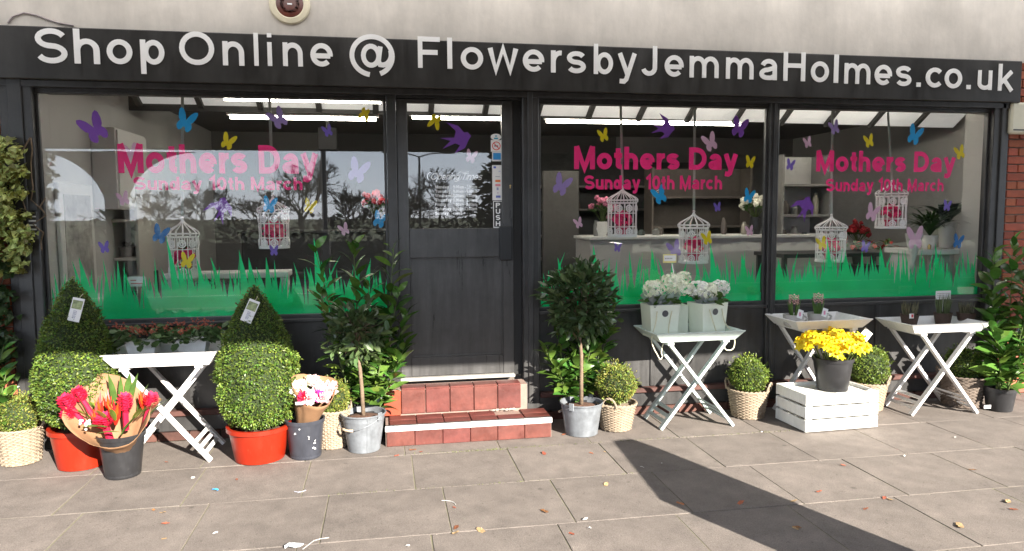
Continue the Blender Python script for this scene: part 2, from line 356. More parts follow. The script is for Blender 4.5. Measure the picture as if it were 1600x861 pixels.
# ------------------------------------------------------------------ stroke lettering
def arc(cx, cy, rx, ry, a0, a1, n=14):
    return [(cx+rx*cos(radians(a0+(a1-a0)*i/n)), cy+ry*sin(radians(a0+(a1-a0)*i/n))) for i in range(n+1)]
def glyph(ch, w):
    s = w/2; X = .725
    def arch(x0, x1, top=X):
        r = (x1-x0)/2; ry = min(.26, r*1.15); return arc((x0+x1)/2, top-s-ry, r, ry, 180, 0) + [(x1, 0)]
    ell = lambda W, H, y0=0: arc(W/2, y0+H/2, W/2-s, H/2-s, 0, 360, 26)
    r62 = .64-s
    def ss(W, H):
        q = (H-w)/4; return arc(W/2, H-s-q, W/2-s, q, 22, 270, 16) + arc(W/2, s+q, W/2-s, q, 90, -158, 16)[1:]
    D = {
     'o': ([ell(.70, X)], .70), 'O': ([ell(1.04, 1.0)], 1.04), '0': ([ell(.68, 1.0)], .68),
     'a': ([arc(.335, X-s-.19, .30-s, .19, 165, 0) + [(r62, 0)], [(r62, .43)] + arc(.30, .215, .30-s, .215-s, 90, 270, 12) + [(.42, s), (r62, .16)]], .66),
     'b': ([[(s, 0), (s, 1)], [(s + p[0], p[1]) for p in ell(.70-s, X)]], .70),
     'c': ([arc(.33, X/2, .35-s, X/2-s, 42, 318, 18)], .64),
     'd': ([[(.68-s, 0), (.68-s, 1)], ell(.68-s, X)], .68),
     'e': ([arc(.345, X/2, .345-s, X/2-s, -8, 316, 24), [(w*.8, X/2-.03), (.69-w*.5, X/2-.03)]], .69),
     'f': ([[(.18, 0), (.18, .8)] + arc(.36, .8, .18, .2-s, 180, 95, 6), [(0, X-s), (.36, X-s)]], .38),
     'g': ([ell(.68-s, X), [(.68-s, X), (.68-s, -.06)] + arc(.34, -.06, .34-s, .23-s, 0, -160, 10)], .68),
     'h': ([[(s, 0), (s, 1)], arch(s, r62)], .64), 'n': ([[(s, 0), (s, X)], arch(s, r62)], .64),
     'm': ([[(s, 0), (s, X)], arch(s, .545), arch(.545, 1.09-s)], 1.09),
     'i': ([[(s, 0), (s, X)], [(s, .87), (s, 1)]], w), 'l': ([[(s, 0), (s, 1)]], w),
     'k': ([[(s, 0), (s, 1)], [(s, .25), (.57, X)], [(.24, .42), (.60, 0)]], .64),
     'p': ([[(s, -.28), (s, X)], [(s + p[0], p[1]) for p in ell(.70-s, X)]], .70),
     'r': ([[(s, 0), (s, X)], arc(s+.24, X-s-.3, .24, .3, 180, 82, 8)], .38),
     's': ([ss(.62, X)], .62), 'S': ([ss(.84, 1.0)], .84),
     't': ([[(.19, .93), (.19, .2)] + arc(.36, .2, .17, .2-s, 180, 270, 6), [(0, X-s), (.37, X-s)]], .38),
     'u': ([[(s, X), (s, .24)] + arc((s+r62)/2, .24, (r62-s)/2, .24-s, 180, 360, 12)[1:], [(r62, X), (r62, 0)]], .64),
     'w': ([[(s, X), (.26, 0), (.48, X), (.70, 0), (.96-s, X)]], .96),
     'y': ([[(s*.8, X), (.34, .02)], [(.66-s*.8, X), (.30, -.14), (.22, -.26+s*.6), (.06, -.28+s)]], .66),
     'F': ([[(s, 0), (s, 1)], [(w, 1-s), (.74, 1-s)], [(w, .5), (.66, .5)]], .74),
     'H': ([[(s, 0), (s, 1)], [(.82-s, 0), (.82-s, 1)], [(w, .53), (.82-w, .53)]], .82),
     'J': ([[(.58-s, 1), (.58-s, .28)] + arc(.29, .28, .29-s, .28-s, 0, -165, 12)[1:]], .58),
     'M': ([[(s, 0), (s, 1)], [(s, 1), (.47, .05), (.94-s, 1)], [(.94-s, 0), (.94-s, 1)]], .94),
     'D': ([[(s, 0), (s, 1)], [(w, 1-s), (.36, 1-s)] + arc(.36, .5, .48-s, .5-s, 90, -90, 14)[1:] + [(w, s)]], .84),
     'T': ([[(.38, 0), (.38, 1)], [(0, 1-s), (.76, 1-s)]], .76), 'P': ([[(s, 0), (s, 1)], [(w, 1-s), (.46, 1-s)] + arc(.46, .72, .26-s, .28-s, 90, -90, 10)[1:] + [(w, .44+s)]], .74),
     'U': ([[(s, 1), (s, .32)] + arc(.39, .32, .39-s, .32-s, 180, 360, 14)[1:] + [(.78-s, 1)]], .78),
     'W': ([[(s, 1), (.32, 0), (.60, 1), (.88, 0), (1.2-s, 1)]], 1.2),
     '1': ([[(.36, 0), (.36, 1), (.08, .74)]], .46), '3': ([arc(.32, .74, .30-s, .26-s, 160, -90, 12), arc(.33, .26, .33-s, .26-s+.02, 90, -165, 12)], .66),
     '5': ([[(.60, 1-s), (.14, 1-s), (.08, .55)] + arc(.32, .33, .34-s, .33-s, 128, -160, 14)], .66),
     '6': ([arc(.35, .62, .33-s, .38-s, 50, 180, 8) + [(s+.01, .3)], ell(.68, .62)], .68), '9': ([arc(.33, .38, .33-s, .38-s, 230, 360, 8) + [(.67-s, .7)], ell(.68, .62, .38)], .68),
     '.': ([[(s, 0), (s, w)]], w), '-': ([[(0, .36), (.42, .36)]], .42), ':': ([[(s, .1), (s, .1+w)], [(s, .5), (s, .5+w)]], w),
     '\u00a3': ([arc(.42, .76, .22, .22-s, 10, 180, 10) + [(.22, .3), (.1, s), (.66, s)], [(.05, .47), (.52, .47)]], .68),
     '@': ([arc(.70, .36, .66, .60, 300-360-8, 300-360-8+330, 44)[::1], arc(.66, .36, .25, .30, 0, 360, 22), [(.97, .66), (.90, .20), (.95, .09), (1.05, .08)] + arc(.98, .42, .34, .36, -62, 20, 8)], 1.40),
    }
    return D.get(ch, ([], .3))
def ribbon(mb, pts, w, Y0, Y1, fx, eps=0.):
    # flat stroke along pts, mapped by fx to (X, Z), extruded from Y0 to Y1
    P = [V((p[0], p[1])) for p in pts]
    Q = [P[0]]
    for p in P[1:]:
        if (p-Q[-1]).length > 1e-5: Q.append(p)
    P = Q; n = len(P)
    if n < 2: return
    closed = (P[0]-P[-1]).length < 1e-4
    L, Rr = [], []
    for i in range(n):
        if closed: a, b = P[i-1 if i else n-2], P[(i+1) if i < n-1 else 1]
        else: a, b = P[max(i-1, 0)], P[min(i+1, n-1)]
        d1 = (P[i]-a); d2 = (b-P[i])
        d1 = d1.normalized() if d1.length > 1e-6 else d2.normalized(); d2 = d2.normalized() if d2.length > 1e-6 else d1
        nn = V((-(d1+d2).y, (d1+d2).x))
        nn = nn.normalized() if nn.length > 1e-5 else V((-d1.y, d1.x))
        k = max(.45, nn.dot(V((-d1.y, d1.x)))); o = nn*(w/2/k)
        L.append(fx(P[i]+o)); Rr.append(fx(P[i]-o))
    b = len(mb.v)
    for i in range(n):
        mb.v += [(L[i][0], Y0-eps, L[i][1]), (Rr[i][0], Y0-eps, Rr[i][1]), (L[i][0], Y1, L[i][1]), (Rr[i][0], Y1, Rr[i][1])]
    for i in range(n-1):
        q, r = b+4*i, b+4*i+4
        fs = [(q, q+1, r+1, r)]
        if abs(Y1-Y0) > 1e-6: fs += [(q, r, r+2, q+2), (q+1, q+3, r+3, r+1)]
        for f in fs: mb.f.append(list(f)); mb.m.append(mb.cm)
    if not closed and abs(Y1-Y0) > 1e-6:
        for q, fl in ((b, 0), (b+4*(n-1), 1)): mb.f.append([q, q+2, q+3, q+1] if not fl else [q, q+1, q+3, q+2]); mb.m.append(mb.cm)
def text_strokes(txt, w, gap, space=.34):
    x = 0; out = []
    for ch in txt:
        if ch == ' ': x += space; continue
        st, adv = glyph(ch, w)
        out.append((x, st)); x += adv + gap
    return out, x - gap
def write(mb, txt, x0, x1, z0, cap, w, Y, gap=.13, shear=0., thick=0., space=.34, z1=None):
    # text filling x0..x1, baseline z0 (to z1 at the right end)
    st, tw = text_strokes(txt, w, gap, space); k = (x1-x0)/tw; dz = 0 if z1 is None else (z1-z0)
    e = 0
    for gx, ps in st:
        for p in ps:
            e += 1
            ribbon(mb, p, w, Y, Y+thick, lambda q: (x0+(gx+q.x+shear*q.y)*k, z0+q.y*cap+dz*(gx+q.x)/tw), (e % 7)*.00012)

# ================================================================== SETTING: ground
pav = MB().box((-14, -8.2, -.3), (16, .3, -.0035)).build('pavement', JOINT); tag(pav, kind='structure')
def slab_mesh(wd, dp, seed):
    r = random.Random(seed); mb = MB(); g = .0019
    mb.bev((-wd/2+g, -dp/2+g, -.04), (wd/2-g, dp/2-g, 0), .0025)
    return mb.data('paving_slab', SLAB)
SLABS = [slab_mesh(.68, .655, i) for i in range(3)]
ROWS = [(-.66, 0.11), (-1.315, .155), (-1.97, .32), (-2.625, .21), (-3.28, .0)]
for ri, (yf, ph) in enumerate(ROWS):
    k = -6
    for k in range(-6, 10):
        x = ph + k*.682
        if x < -3.9 or x > 6.6: continue
        inst('paving_slab', SLABS[(k+ri) % 3], pav, TRS((x+.341, yf+.3275, RND.uniform(-.0018, .0012)), (RND.gauss(0, .0016), RND.gauss(0, .0016), RND.gauss(0, .003) + RND.choice((0, pi)))))
# back row filler up to the wall foot, and the rest of the pavement where the pieces merge
def slab_far():
    mt = M('paving_far', (.155, .132, .117), .9, .15, 6, .3, 120)
    return mt
o = MB().box((-14, -8.2, -.003), (16, -3.29, -.001)).build('far_paving', slab_far(), pav)
MB().box((-14, -3.285, -.003), (-3.9, .0, -.002)).box((6.62, -3.285, -.003), (16, .0, -.002)).build('side_paving', slab_far(), pav)
kb = MB().bev((-40, -8.35, -.3), (40, -8.205, 0), .01).build('kerb', M('kerb_stone', (.33, .31, .28), .9, .15, 8, .3, 60)); tag(kb, kind='structure')
rd = MB().box((-60, -15.5, -.4), (60, -8.36, -.12)).build('road', M('asphalt', (.055, .055, .058), .9, .2, 12, .4, 140)); tag(rd, kind='structure')
gr = MB().box((-400, -400, -.5), (400, -15.6, -.06)).build('grass_verge', M('verge_grass', (.05, .08, .02), .95, .3, 3, .6, 30)); tag(gr, kind='structure')
MB().box((-60, -11.6, -.119), (-1, -11.5, -.116)).box((1, -11.6, -.119), (60, -11.5, -.116)).build('road_marking', WHITEP, rd)
gl = MB().box((-400, .2, -.7), (400, 400, -.31)).build('ground', M('ground_earth', (.12, .1, .08), .95, .2, 3)); tag(gl, kind='structure')

# ================================================================== SHOP BUILDING
shop = thing('shop_building', 'black painted flower shop front with big windows and a panelled door', 'shop')
WT, WB = 2.58, .93                                # window head and sill heights
XL0, XL1 = -2.41, .03                             # left window
XM0, XM1 = 1.22, 3.20
XR0, XR1 = 3.285, 5.34
# masonry
mb = MB().box((-8, .0, 3.0), (9, .35, 3.66)).build('upper_wall', WALLW, shop)
MB().box((-8, .02, -.1), (-2.63, .35, 3.0)).build('mortar_wall', MORTAR, shop); MB().box((5.52, .02, -.1), (9, .35, 3.0)).build('mortar_wall', MORTAR, shop)
bk = MB().bev((-.1075, -.0, -.0325), (.1075, .04, .0325), .004).data('brick', BRICK)
bh = MB().bev((-.0515, -.0, -.0325), (.0515, .04, .0325), .004).data('brick', BRICK)
pierL = part_empty('brick_pier', shop); pierR = part_empty('brick_pier', shop)
for c in range(40):
    z = .04 + c*.075
    if z > 2.98: break
    for pier, xe, sg in ((pierL, -2.632, -1), (pierR, 5.522, 1)):
        x = xe
        for k in range(3):
            half = (k == 0 and c % 2)
            L_ = .103 if half else .215
            inst('brick', bh if half else bk, pier, TRS((x + sg*L_/2, -.012 + RND.uniform(-.002, .002), z), (0, RND.gauss(0, .004), RND.choice((0, 0)))))
            x += sg*(L_ + .01)
# plinth: black skirting and a brick course at the foot
ri_ = MB()
for a, b in ((-2.62, -.03), (1.19, 5.50)):
    ri_.box((a, .03, .232), (b, .10, WB-.03)); 
ri_.build('stall_riser', BLACK, shop)
led = MB(); sk_ = MB()
for a, b in ((-2.62, -.03), (1.225, 5.50)):
    led.bev((a, -.03, .19), (b, .09, .23), .006)
    sk_.box((a, .0, .075), (b, .09, .189))
led.build('tile_ledge', LEDGE, shop); sk_.build('skirting', BLACK, shop)
plinth = part_empty('plinth_course', shop); bkd = MB().bev((-.1075, -.0, -.0325), (.1075, .04, .0325), .004).data('brick', M('dull_brick', (.085, .036, .027), .85, .35, 9, .3, 60, orand=.3))
for a, b in ((-2.60, -.06), (1.3, 5.45)):
    x = a
    while x + .215 < b:
        inst('brick', bkd, plinth, TRS((x+.1075, -.016, .035))); x += .225
# interior frame face of the riser: vertical battens
bt = MB()
for x in (-1.2, 2.2, 4.3): bt.bev((x-.02, .018, .236), (x+.02, .031, WB-.04), .003)
bt.build('riser_batten', BLACK, shop)
# posts and rails (each stands a little proud of its neighbour)
MB().bev((-2.62, -.035, .0), (-2.412, .09, 2.7), .006).bev((-2.56, -.05, .02), (-2.47, -.034, 2.66), .004).build('corner_post', BLACK, shop)
MB().bev((.032, -.02, .0), (.105, .10, 2.7), .005).build('door_post', BLACK, shop)
MB().bev((1.085, -.035, .0), (1.218, .10, 2.7), .006).bev((1.125, -.05, .16), (1.165, -.034, 2.64), .004).build('door_pillar', BLACK, shop)
MB().bev((3.203, -.02, .232), (3.283, .09, 2.7), .005).bev((3.23, -.035, .24), (3.256, -.019, 2.64), .003).build('mullion', BLACK, shop)
MB().bev((5.342, -.03, .0), (5.50, .09, 2.7), .006).bev((5.41, -.045, .02), (5.45, -.029, 2.66), .004).build('corner_post', BLACK, shop)
hd = MB()
for a, b in ((-2.41, .03), (.107, 1.083), (1.22, 3.201), (3.285, 5.34)): hd.box((a, .012, WT), (b, .095, 2.72))
hd.build('header_rail', BLACK, shop)

# ------------------------------------------------------------------ butterflies and birds for the glass
def butterfly_outline(style=0):
    up = [(.01,.08),(.06,.20),(.16,.36),(.34,.52),(.50,.56),(.57,.46),(.54,.26),(.44,.06),(.34,-.01)]
    lo = [(.42,-.10),(.46,-.24),(.38,-.38),(.25,-.45),(.12,-.38),(.05,-.22)]
    right = up + lo; left = [(-x, z) for x, z in right[::-1]]
    return right + [(.025, -.26), (-.025, -.26)] + left
SWALLOW = [(.52,.10),(.40,.22),(.30,.20),(.10,.42),(-.28,.52),(.02,.26),(-.02,.04),(-.48,.02),(-.14,-.06),(-.40,-.32),(.00,-.14),(.16,-.20),(-.02,-.46),(.32,-.28),(.44,-.02)]
def sticker(parent, x, y, sz, colour, rot=0., squash=.75, Y=.052, name='butterfly_sticker', outline=None):
    c = F(x, y, Y); k = sz/FPX*((F(x, y, Y)-CAM).length)
    pts = []
    for px_, pz in (outline or butterfly_outline()):
        px_ *= squash; a = radians(rot)
        pts.append((c.x + k*(px_*cos(a)-pz*sin(a)), c.z + k*(px_*sin(a)+pz*cos(a))))
    mb = MB(); mb.prism(pts, Y, Y+.0012)
    return mb.build(name, DEC[colour], parent, label=colour + (' swallow sticker' if outline else ' butterfly sticker'))
def grass_decal(parent, x0, x1, z0, base, seed, tall):
    # overlapping cut blades, each a hair in front of the last
    r = random.Random(seed); mb = MB(); Y = .0535; cnt = [0]
    mb.add([(x0, Y, z0), (x1, Y, z0), (x1, Y, z0+base*.20), (x0, Y, z0+base*.20)], [(0, 1, 2, 3)])
    def blade(x, h, wd, lean):
        cnt[0] += 1; y = Y + .00004*cnt[0]; n = 5; b = len(mb.v); zb = z0+base*.14
        for k in range(n+1):
            u = k/n; w2 = wd/2*(1-u**1.25)*(1 if u else .9) + .0006; cx = x + lean*h*u**1.7; z = zb + (h-base*.14)*u
            mb.v += [(min(max(cx-w2, x0), x1), y, z), (min(max(cx+w2, x0), x1), y, z)]
        for k in range(n): mb.f.append([b+2*k, b+2*k+1, b+2*k+3, b+2*k+2]); mb.m.append(0)
    x = x0+.01
    while x < x1-.01:
        blade(x, base*r.choice((r.uniform(.62, .85), r.uniform(.75, 1.0), r.uniform(.9, 1.25))), r.uniform(.024, .052), r.gauss(0, .09)); x += r.uniform(.012, .033)
    for tx, th in tall: blade(tx, th, r.uniform(.07, .095), r.uniform(-.12, -.02)); blade(tx+.05, th*.7, .06, -.1); blade(tx-.045, th*.62, .05, -.16)
    return mb.build('grass_sticker', DEC_GREEN, parent)
def shop_window(x0, x1, label):
    wn = part_empty('shop_window', shop, label)
    MB().box((x0-.004, .040, WB-.008), (x1+.004, .046, WT+.004)).build('pane', GLASS, wn)
    fr = MB(); t = .028
    fr.bev((x0, .012, WB-.034), (x1, .075, WB), .004); fr.bev((x0, .015, WT-.022), (x1, .038, WT-.0005), .003)
    fr.bev((x0+.0005, .014, WB+.0005), (x0+t-.008, .039, WT-.024), .003); fr.bev((x1-t+.008, .014, WB+.0005), (x1-.0005, .039, WT-.024), .003)
    fr.build('frame', BLACK, wn)
    MB().bev((x0-.02, -.02, WB-.058), (x1+.02, .012, WB-.03), .004).build('sill', BLACK, wn)
    return wn
winL = shop_window(XL0, XL1, 'wide shop window left of the door')
winM = shop_window(XM0, XM1, 'shop window beside the door')
winR = shop_window(XR0, XR1, 'shop window at the brick end of the shop')
for wn, lst in ((winL, [
    (148,202,44,'purple',38),(290,190,36,'blue',-25),(356,222,27,'yellow',-30),(435,186,34,'lilac',40),(512,205,20,'violet',25),(570,177,22,'yellow',200),
    (559,268,42,'lilac',-25),(193,311,22,'pink',20),(205,238,26,'pink',15),(250,367,30,'deep blue',-25),(163,387,19,'violet',10),(484,323,25,'yellow',-20),(538,359,21,'pink',30),
    (593,344,29,'blue',-25),(421,321,28,'blue',-15),(428,392,18,'violet',0),(292,408,26,'yellow',-15)]),
   (winM, [(943,212,23,'yellow',20),(1155,200,34,'purple',-20),(1110,223,31,'pink',30),(877,290,38,'lilac',-30),(1172,254,21,'yellow',-10),
    (1031,306,31,'blue',30),(1170,307,24,'blue',-20),(1121,324,16,'violet',10),(904,349,19,'pink',25),(1171,361,18,'pink',10),(965,387,17,'violet',-10),(1054,390,30,'lilac',25),(1105,373,23,'yellow',20)]),
   (winR, [(1262,223,18,'pink',20),(1304,200,22,'lilac',25),(1358,221,21,'yellow',20),(1429,212,30,'blue',-25),(1500,239,21,'yellow',25),(1235,258,19,'violet',-15),
    (1363,333,28,'pink',-25),(1284,381,22,'yellow',20),(1352,386,19,'violet',-15),(1430,373,36,'pink',5),(1480,322,17,'violet',-10),(1497,378,22,'deep blue',-15)])):
    for (x, y, sz, c, rot) in lst: sticker(wn, x, y, sz*.86, c, rot*.8, squash=.72)
sticker(winL, 344, 330, 40, 'purple', 60, 1, outline=SWALLOW); sticker(winM, 1035, 200, 38, 'purple', -15, 1, outline=SWALLOW); sticker(winR, 1256, 327, 38, 'purple', 55, 1, outline=SWALLOW)
for wn, (xa, xb, y1, y0, y1b), (xc, xd, y3, y2) in ((winL, (185, 497, 222, 268, 276), (209, 473, 276, 297)), (winM, (897, 1152, 228, 264, 268), (913, 1128, 274, 296)), (winR, (1275, 1492, 234, 267, 272), (1290, 1474, 279, 299))):
    Y = .0505; a, b = F(xa, y0, Y), F(xb, y1b-2, Y); t = F(xa, y1, Y)
    mb = MB(); write(mb, 'Mothers Day', a.x, b.x, (a.z+b.z)/2, t.z-a.z, .225, Y, .085, z1=None, space=.36); mb.build('lettering', DEC_PINK, wn)
    a, b = F(xc, y2, Y), F(xd, y2, Y); t = F(xc, y3, Y)
    mb = MB(); write(mb, 'Sunday 10th March', a.x, b.x, (a.z+b.z)/2, t.z-a.z, .21, Y, .10, space=.36); mb.build('lettering', DEC_PINK, wn)
fx_ = lambda x: F(x, 430, .0535).x
grass_decal(winL, XL0+.02, XL1-.01, WB, .36, 3, [(fx_(275), .60), (fx_(135), .46), (fx_(383), .50), (fx_(395), .44), (fx_(500), .58), (fx_(318), .44), (fx_(420), .44)])
grass_decal(winM, XM0+.02, XM1-.01, WB, .36, 5, [(fx_(932), .50), (fx_(1022), .46), (fx_(1117), .50), (fx_(1165), .40), (fx_(880), .40)])
grass_decal(winR, XR0+.02, XR1-.01, WB, .36, 8, [(fx_(1298), .52), (fx_(1382), .46), (fx_(1465), .47), (fx_(1222), .36), (fx_(1327), .40)])

# ------------------------------------------------------------------ door
door = part_empty('door', shop)
DX0, DX1 = .108, 1.02; dg0, dg1 = .192, .93; gz = 1.575
d = MB()
d.bev((DX0, .03, .40), (dg0, .075, 2.576), .004); d.bev((dg1, .03, .40), (DX1, .075, 2.576), .004)
d.bev((dg0, .031, 2.545), (dg1, .074, 2.575), .003); d.bev((dg0, .031, 1.345), (dg1, .074, gz), .004); d.bev((dg0, .031, .402), (dg1, .074, .55), .004)
d.build('frame', BLACK2, door)
p = MB(); p.bev((dg0-.004, .046, .545), (dg1+.004, .066, 1.35), .003)
p.bev((dg0, .036, .551), (dg0+.014, .047, 1.344), .003).bev((dg1-.014, .036, .551), (dg1, .047, 1.344), .003).bev((dg0+.015, .036, .551), (dg1-.015, .047, .565), .003).bev((dg0+.015, .036, 1.33), (dg1-.015, .047, 1.344), .003)
p.build('panel', BLACK2, door)
MB().box((dg0-.004, .050, gz-.004), (dg1+.004, .056, 2.548)).build('pane', GLASS, door)
MB().box((1.021, .04, .38), (1.084, .10, 2.6)).build('door_gap', M('door_gap_shade', (.006, .006, .006), .6, .1), shop)  # near-black filler stands in for the shade inside the door gap
MB().bev((.04, -.015, .372), (1.02, .06, .397), .004).build('threshold', M('worn_aluminium', (.5, .48, .45), .5, .15, 20, metal=.4), shop)
h0, h1 = F(781, 407, .0), F(800, 353, .0)
MB().bev((h0.x, -.01, h0.z), (h1.x, .0302, h1.z), .006).build('push_plate', M('push_plate_black', (.012, .012, .013), .3, .1), door)
kx = F(797, 290, .03); MB().lathe([(.0, 0), (.006, .002), (.006, .02), (0, .022)], 10).xf(Matrix.Translation((kx.x, .03, kx.z)) @ Matrix.Rotation(pi/2, 4, 'X')).box((kx.x-.003, .022, kx.z-.022), (kx.x+.003, .0295, kx.z-.002)).build('lock_cylinder', M('brass', (.6, .42, .16), .35, .1, metal=.9), door)
def flat(parent, name, x0, y0, x1, y1, mat, Y=.0465, th=.0015, label=None):
    a, b = F(x0, y1, Y), F(x1, y0, Y); mb = MB().box((a.x, Y, a.z), (b.x, Y+th, b.z)); return mb.build(name, mat, parent, label=label)
YD = .0455
st = part_empty('door_sticker', door)
c = F(775, 214, YD); mb = MB(); mb.prism([(c.x+.042*cos(t*pi/12), c.z+.026*sin(t*pi/12)) for t in range(24)], YD, YD+.002); mb.build('door_sticker', PAPERW, door, label='white oval sticker')
mb = MB().box((c.x-.016, YD-.0006, c.z-.018), (c.x+.016, YD-.0002, c.z-.006)).box((c.x-.008, YD-.0006, c.z+.002), (c.x+.008, YD-.0002, c.z+.012)).build('sticker_print', M('teal_print', (.05, .35, .5), .5), door)
flat(door, 'door_sticker', 767, 219, 784, 237, PAPERW, YD+.001, label='white no smoking sticker')
c = F(775.5, 228, YD); rg = MB(); rr = .031
ribbon(rg, [(rr*cos(t*pi/14), rr*sin(t*pi/14)) for t in range(29)], .006, YD-.001, YD-.001, lambda q: (c.x+q.x, c.z+q.y))
ribbon(rg, [(-rr*.7, rr*.7), (rr*.7, -rr*.7)], .006, YD-.0012, YD-.0012, lambda q: (c.x+q.x, c.z+q.y))
rg.build('no_smoking_ring', M('red_print', (.72, .05, .04), .5), door)
MB().box((c.x-.018, YD-.0007, c.z-.004), (c.x+.014, YD-.0004, c.z+.003)).build('cigarette_print', DARKINK, door)
flat(door, 'door_sticker', 769, 237.5, 784, 252, PAPERW, YD+.001); flat(door, 'door_sticker', 770.5, 239, 782.5, 249.5, M('blue_print', (.03, .27, .62), .5), YD-.0006, .0005, label='blue card payment sticker')
flat(door, 'door_sticker', 769.5, 258, 784.5, 313, PAPERW, YD+.001, label='tall white sticker with rows of card marks')
for (x0, y0, x1, y1, col) in ((771, 260, 775, 263, (.1, .15, .5)), (779, 267, 782, 268.5, (.5, .55, .7)), (774, 275.5, 781, 276.5, (.4, .4, .45)), (774, 281, 782, 284.5, (.75, .2, .05)), (774, 287.5, 782, 291, (.7, .25, .3)), (776, 293, 779, 297, (.3, .3, .5)), (777, 300, 779, 302.5, (.6, .5, .6)), (775, 305.5, 782, 309, (.12, .16, .45))):
    flat(door, 'card_mark', x0, y0, x1, y1, M('mark_%d_%d' % (y0, x0), col, .5), YD-.0006, .0005)
flat(door, 'push_sign', 771, 314, 785, 356, WHITEL, YD+.001); flat(door, 'push_sign', 772, 315, 784, 354.5, BLACK, YD-.0004, .0008)
mb = MB()
for i, ch in enumerate('PUSH'):
    yb = 324.5 + i*9.6; a, b = F(774.6, yb, YD), F(781.6, yb-7.6, YD); write(mb, ch, a.x, b.x, a.z, b.z-a.z, .2, YD-.001)
mb.build('push_lettering', WHITEL, door)
YP = .0572
mb = MB(); a, b = F(672, 281, YP), F(752, 281, YP); t = F(672, 270, YP)
write(mb, 'Opening Times', a.x, b.x, a.z, t.z-a.z, .14, YP, .05, shear=.45, space=.3)
cx, cz = a.x, a.z                                  # flourishes of the script capitals
ribbon(mb, arc(.02, .5, .42, .62, 20, 250, 16), .05, YP, YP, lambda q: (cx+.0+q.x*.05, cz+q.y*.05))
c2 = F(718, 281, YP); ribbon(mb, [(-.3, .9), (.1, 1.25), (.7, 1.15), (1.5, 1.3)], .08, YP, YP, lambda q: (c2.x+q.x*.05, c2.z+q.y*.05)); ribbon(mb, [(-.5, .1), (-.2, -.15), (.2, .1), (.45, .7)], .07, YP, YP, lambda q: (c2.x+q.x*.05, c2.z+q.y*.05))
for i, (dn, h_) in enumerate((('Monday', '9.00am - 1.00pm'), ('Tuesday', '9.00am - 5.00pm'), ('Wednesday', '9.00am - 5.00pm'), ('Thursday', '9.00am - 5.00pm'), ('Friday', '9.00am - 5.00pm'), ('Saturday', '9.00am - 3.00pm'), ('Sunday', 'closed'))):
    yb = 294.5 + i*6.85; a = F(680, yb, YP); t = F(680, yb-5, YP); cap = t.z-a.z
    wd = text_strokes(dn, .16, .08)[1]*cap*.92; write(mb, dn, a.x, a.x+wd, a.z, cap, .23, YP, .06)
    a = F(708, yb, YP); b = F(745.5 if h_ != 'closed' else 722, yb, YP); write(mb, h_, a.x, b.x, a.z, cap, .23, YP, .06, space=.3)
mb.build('hours_lettering', WHITEL, door)
for (x, y, sz, c, rot) in ((680, 189, 22, 'yellow', 160), (736, 245, 20, 'pink', -15)): sticker(door, x, y, sz, c, rot, Y=.0585)
sticker(door, 711, 217, 48, 'purple', 0, 1, Y=.0585, outline=SWALLOW)

# ------------------------------------------------------------------ steps of quarry tiles
stp = thing('door_step', 'two red quarry tiled steps with a white edge below the black door', 'doorstep', (.6, -.25, 0))
MB().box((.02, -.195, .0), (1.08, -.02, .355)).box((-.02, -.452, -.005), (1.215, -.196, .145)).build('step_core', GROUT, stp)
def tile(wd, dp, hh): return MB().bev((-wd/2, -dp/2, -hh/2), (wd/2, dp/2, hh/2), .003).data('tile', TILE)
tw = .186; T1 = tile(tw-.006, .014, .185); T2 = tile(tw-.006, .118, .014); T3 = tile(.2-.005, .014, .108)
for i in range(5): inst('tile', T1, stp, TRS((.10+tw*(i+.5), -.2005 + RND.uniform(-.001, .001), .262), (RND.gauss(0, .004), 0, 0)))
MB().bev((-.03, -.206, .158), (.098, -.02, .352), .004).build('end_block', ORANGEP, stp)
for i in range(5):
    inst('tile', T2, stp, TRS((.10+tw*(i+.5), -.145, .360))); inst('tile', T2, stp, TRS((.10+tw*(i+.5), -.0205-.065, .3595), (0, 0, 0), (1, .1, 1)))
for i in range(6):
    for j in range(2):
        if j == 1 and i == 4: continue           # broken-away tile shows bare mortar
        inst('tile', T2, stp, TRS((.025+.202*(i+.5)-.02, -.386+.125*j, .1505 + RND.uniform(-.001, .001)), (RND.gauss(0, .006), 0, 0), (1.085, 1.02, 1)))
    inst('tile', T3, stp, TRS((-.015+.2045*(i+.5), -.4575, .056), (RND.gauss(0, .004), 0, 0), (1.03, 1, 1)))
MB().bev((-.024, -.468, .112), (1.219, -.452, .152), .003).build('white_nosing', WHITEP, stp)
MB().bev((-.022, -.455, .1525), (1.217, -.44, .1575), .001).build('black_edge_strip', BLACK, stp)
gm = MB()
for i in range(9): gm.blob((.8+RND.uniform(0, .22), -.215+RND.uniform(-.01, .005), .165), (RND.uniform(.008, .022), .01, .008), rough=.3, seed=i)
gm.build('loose_mortar', MORTAR, stp)

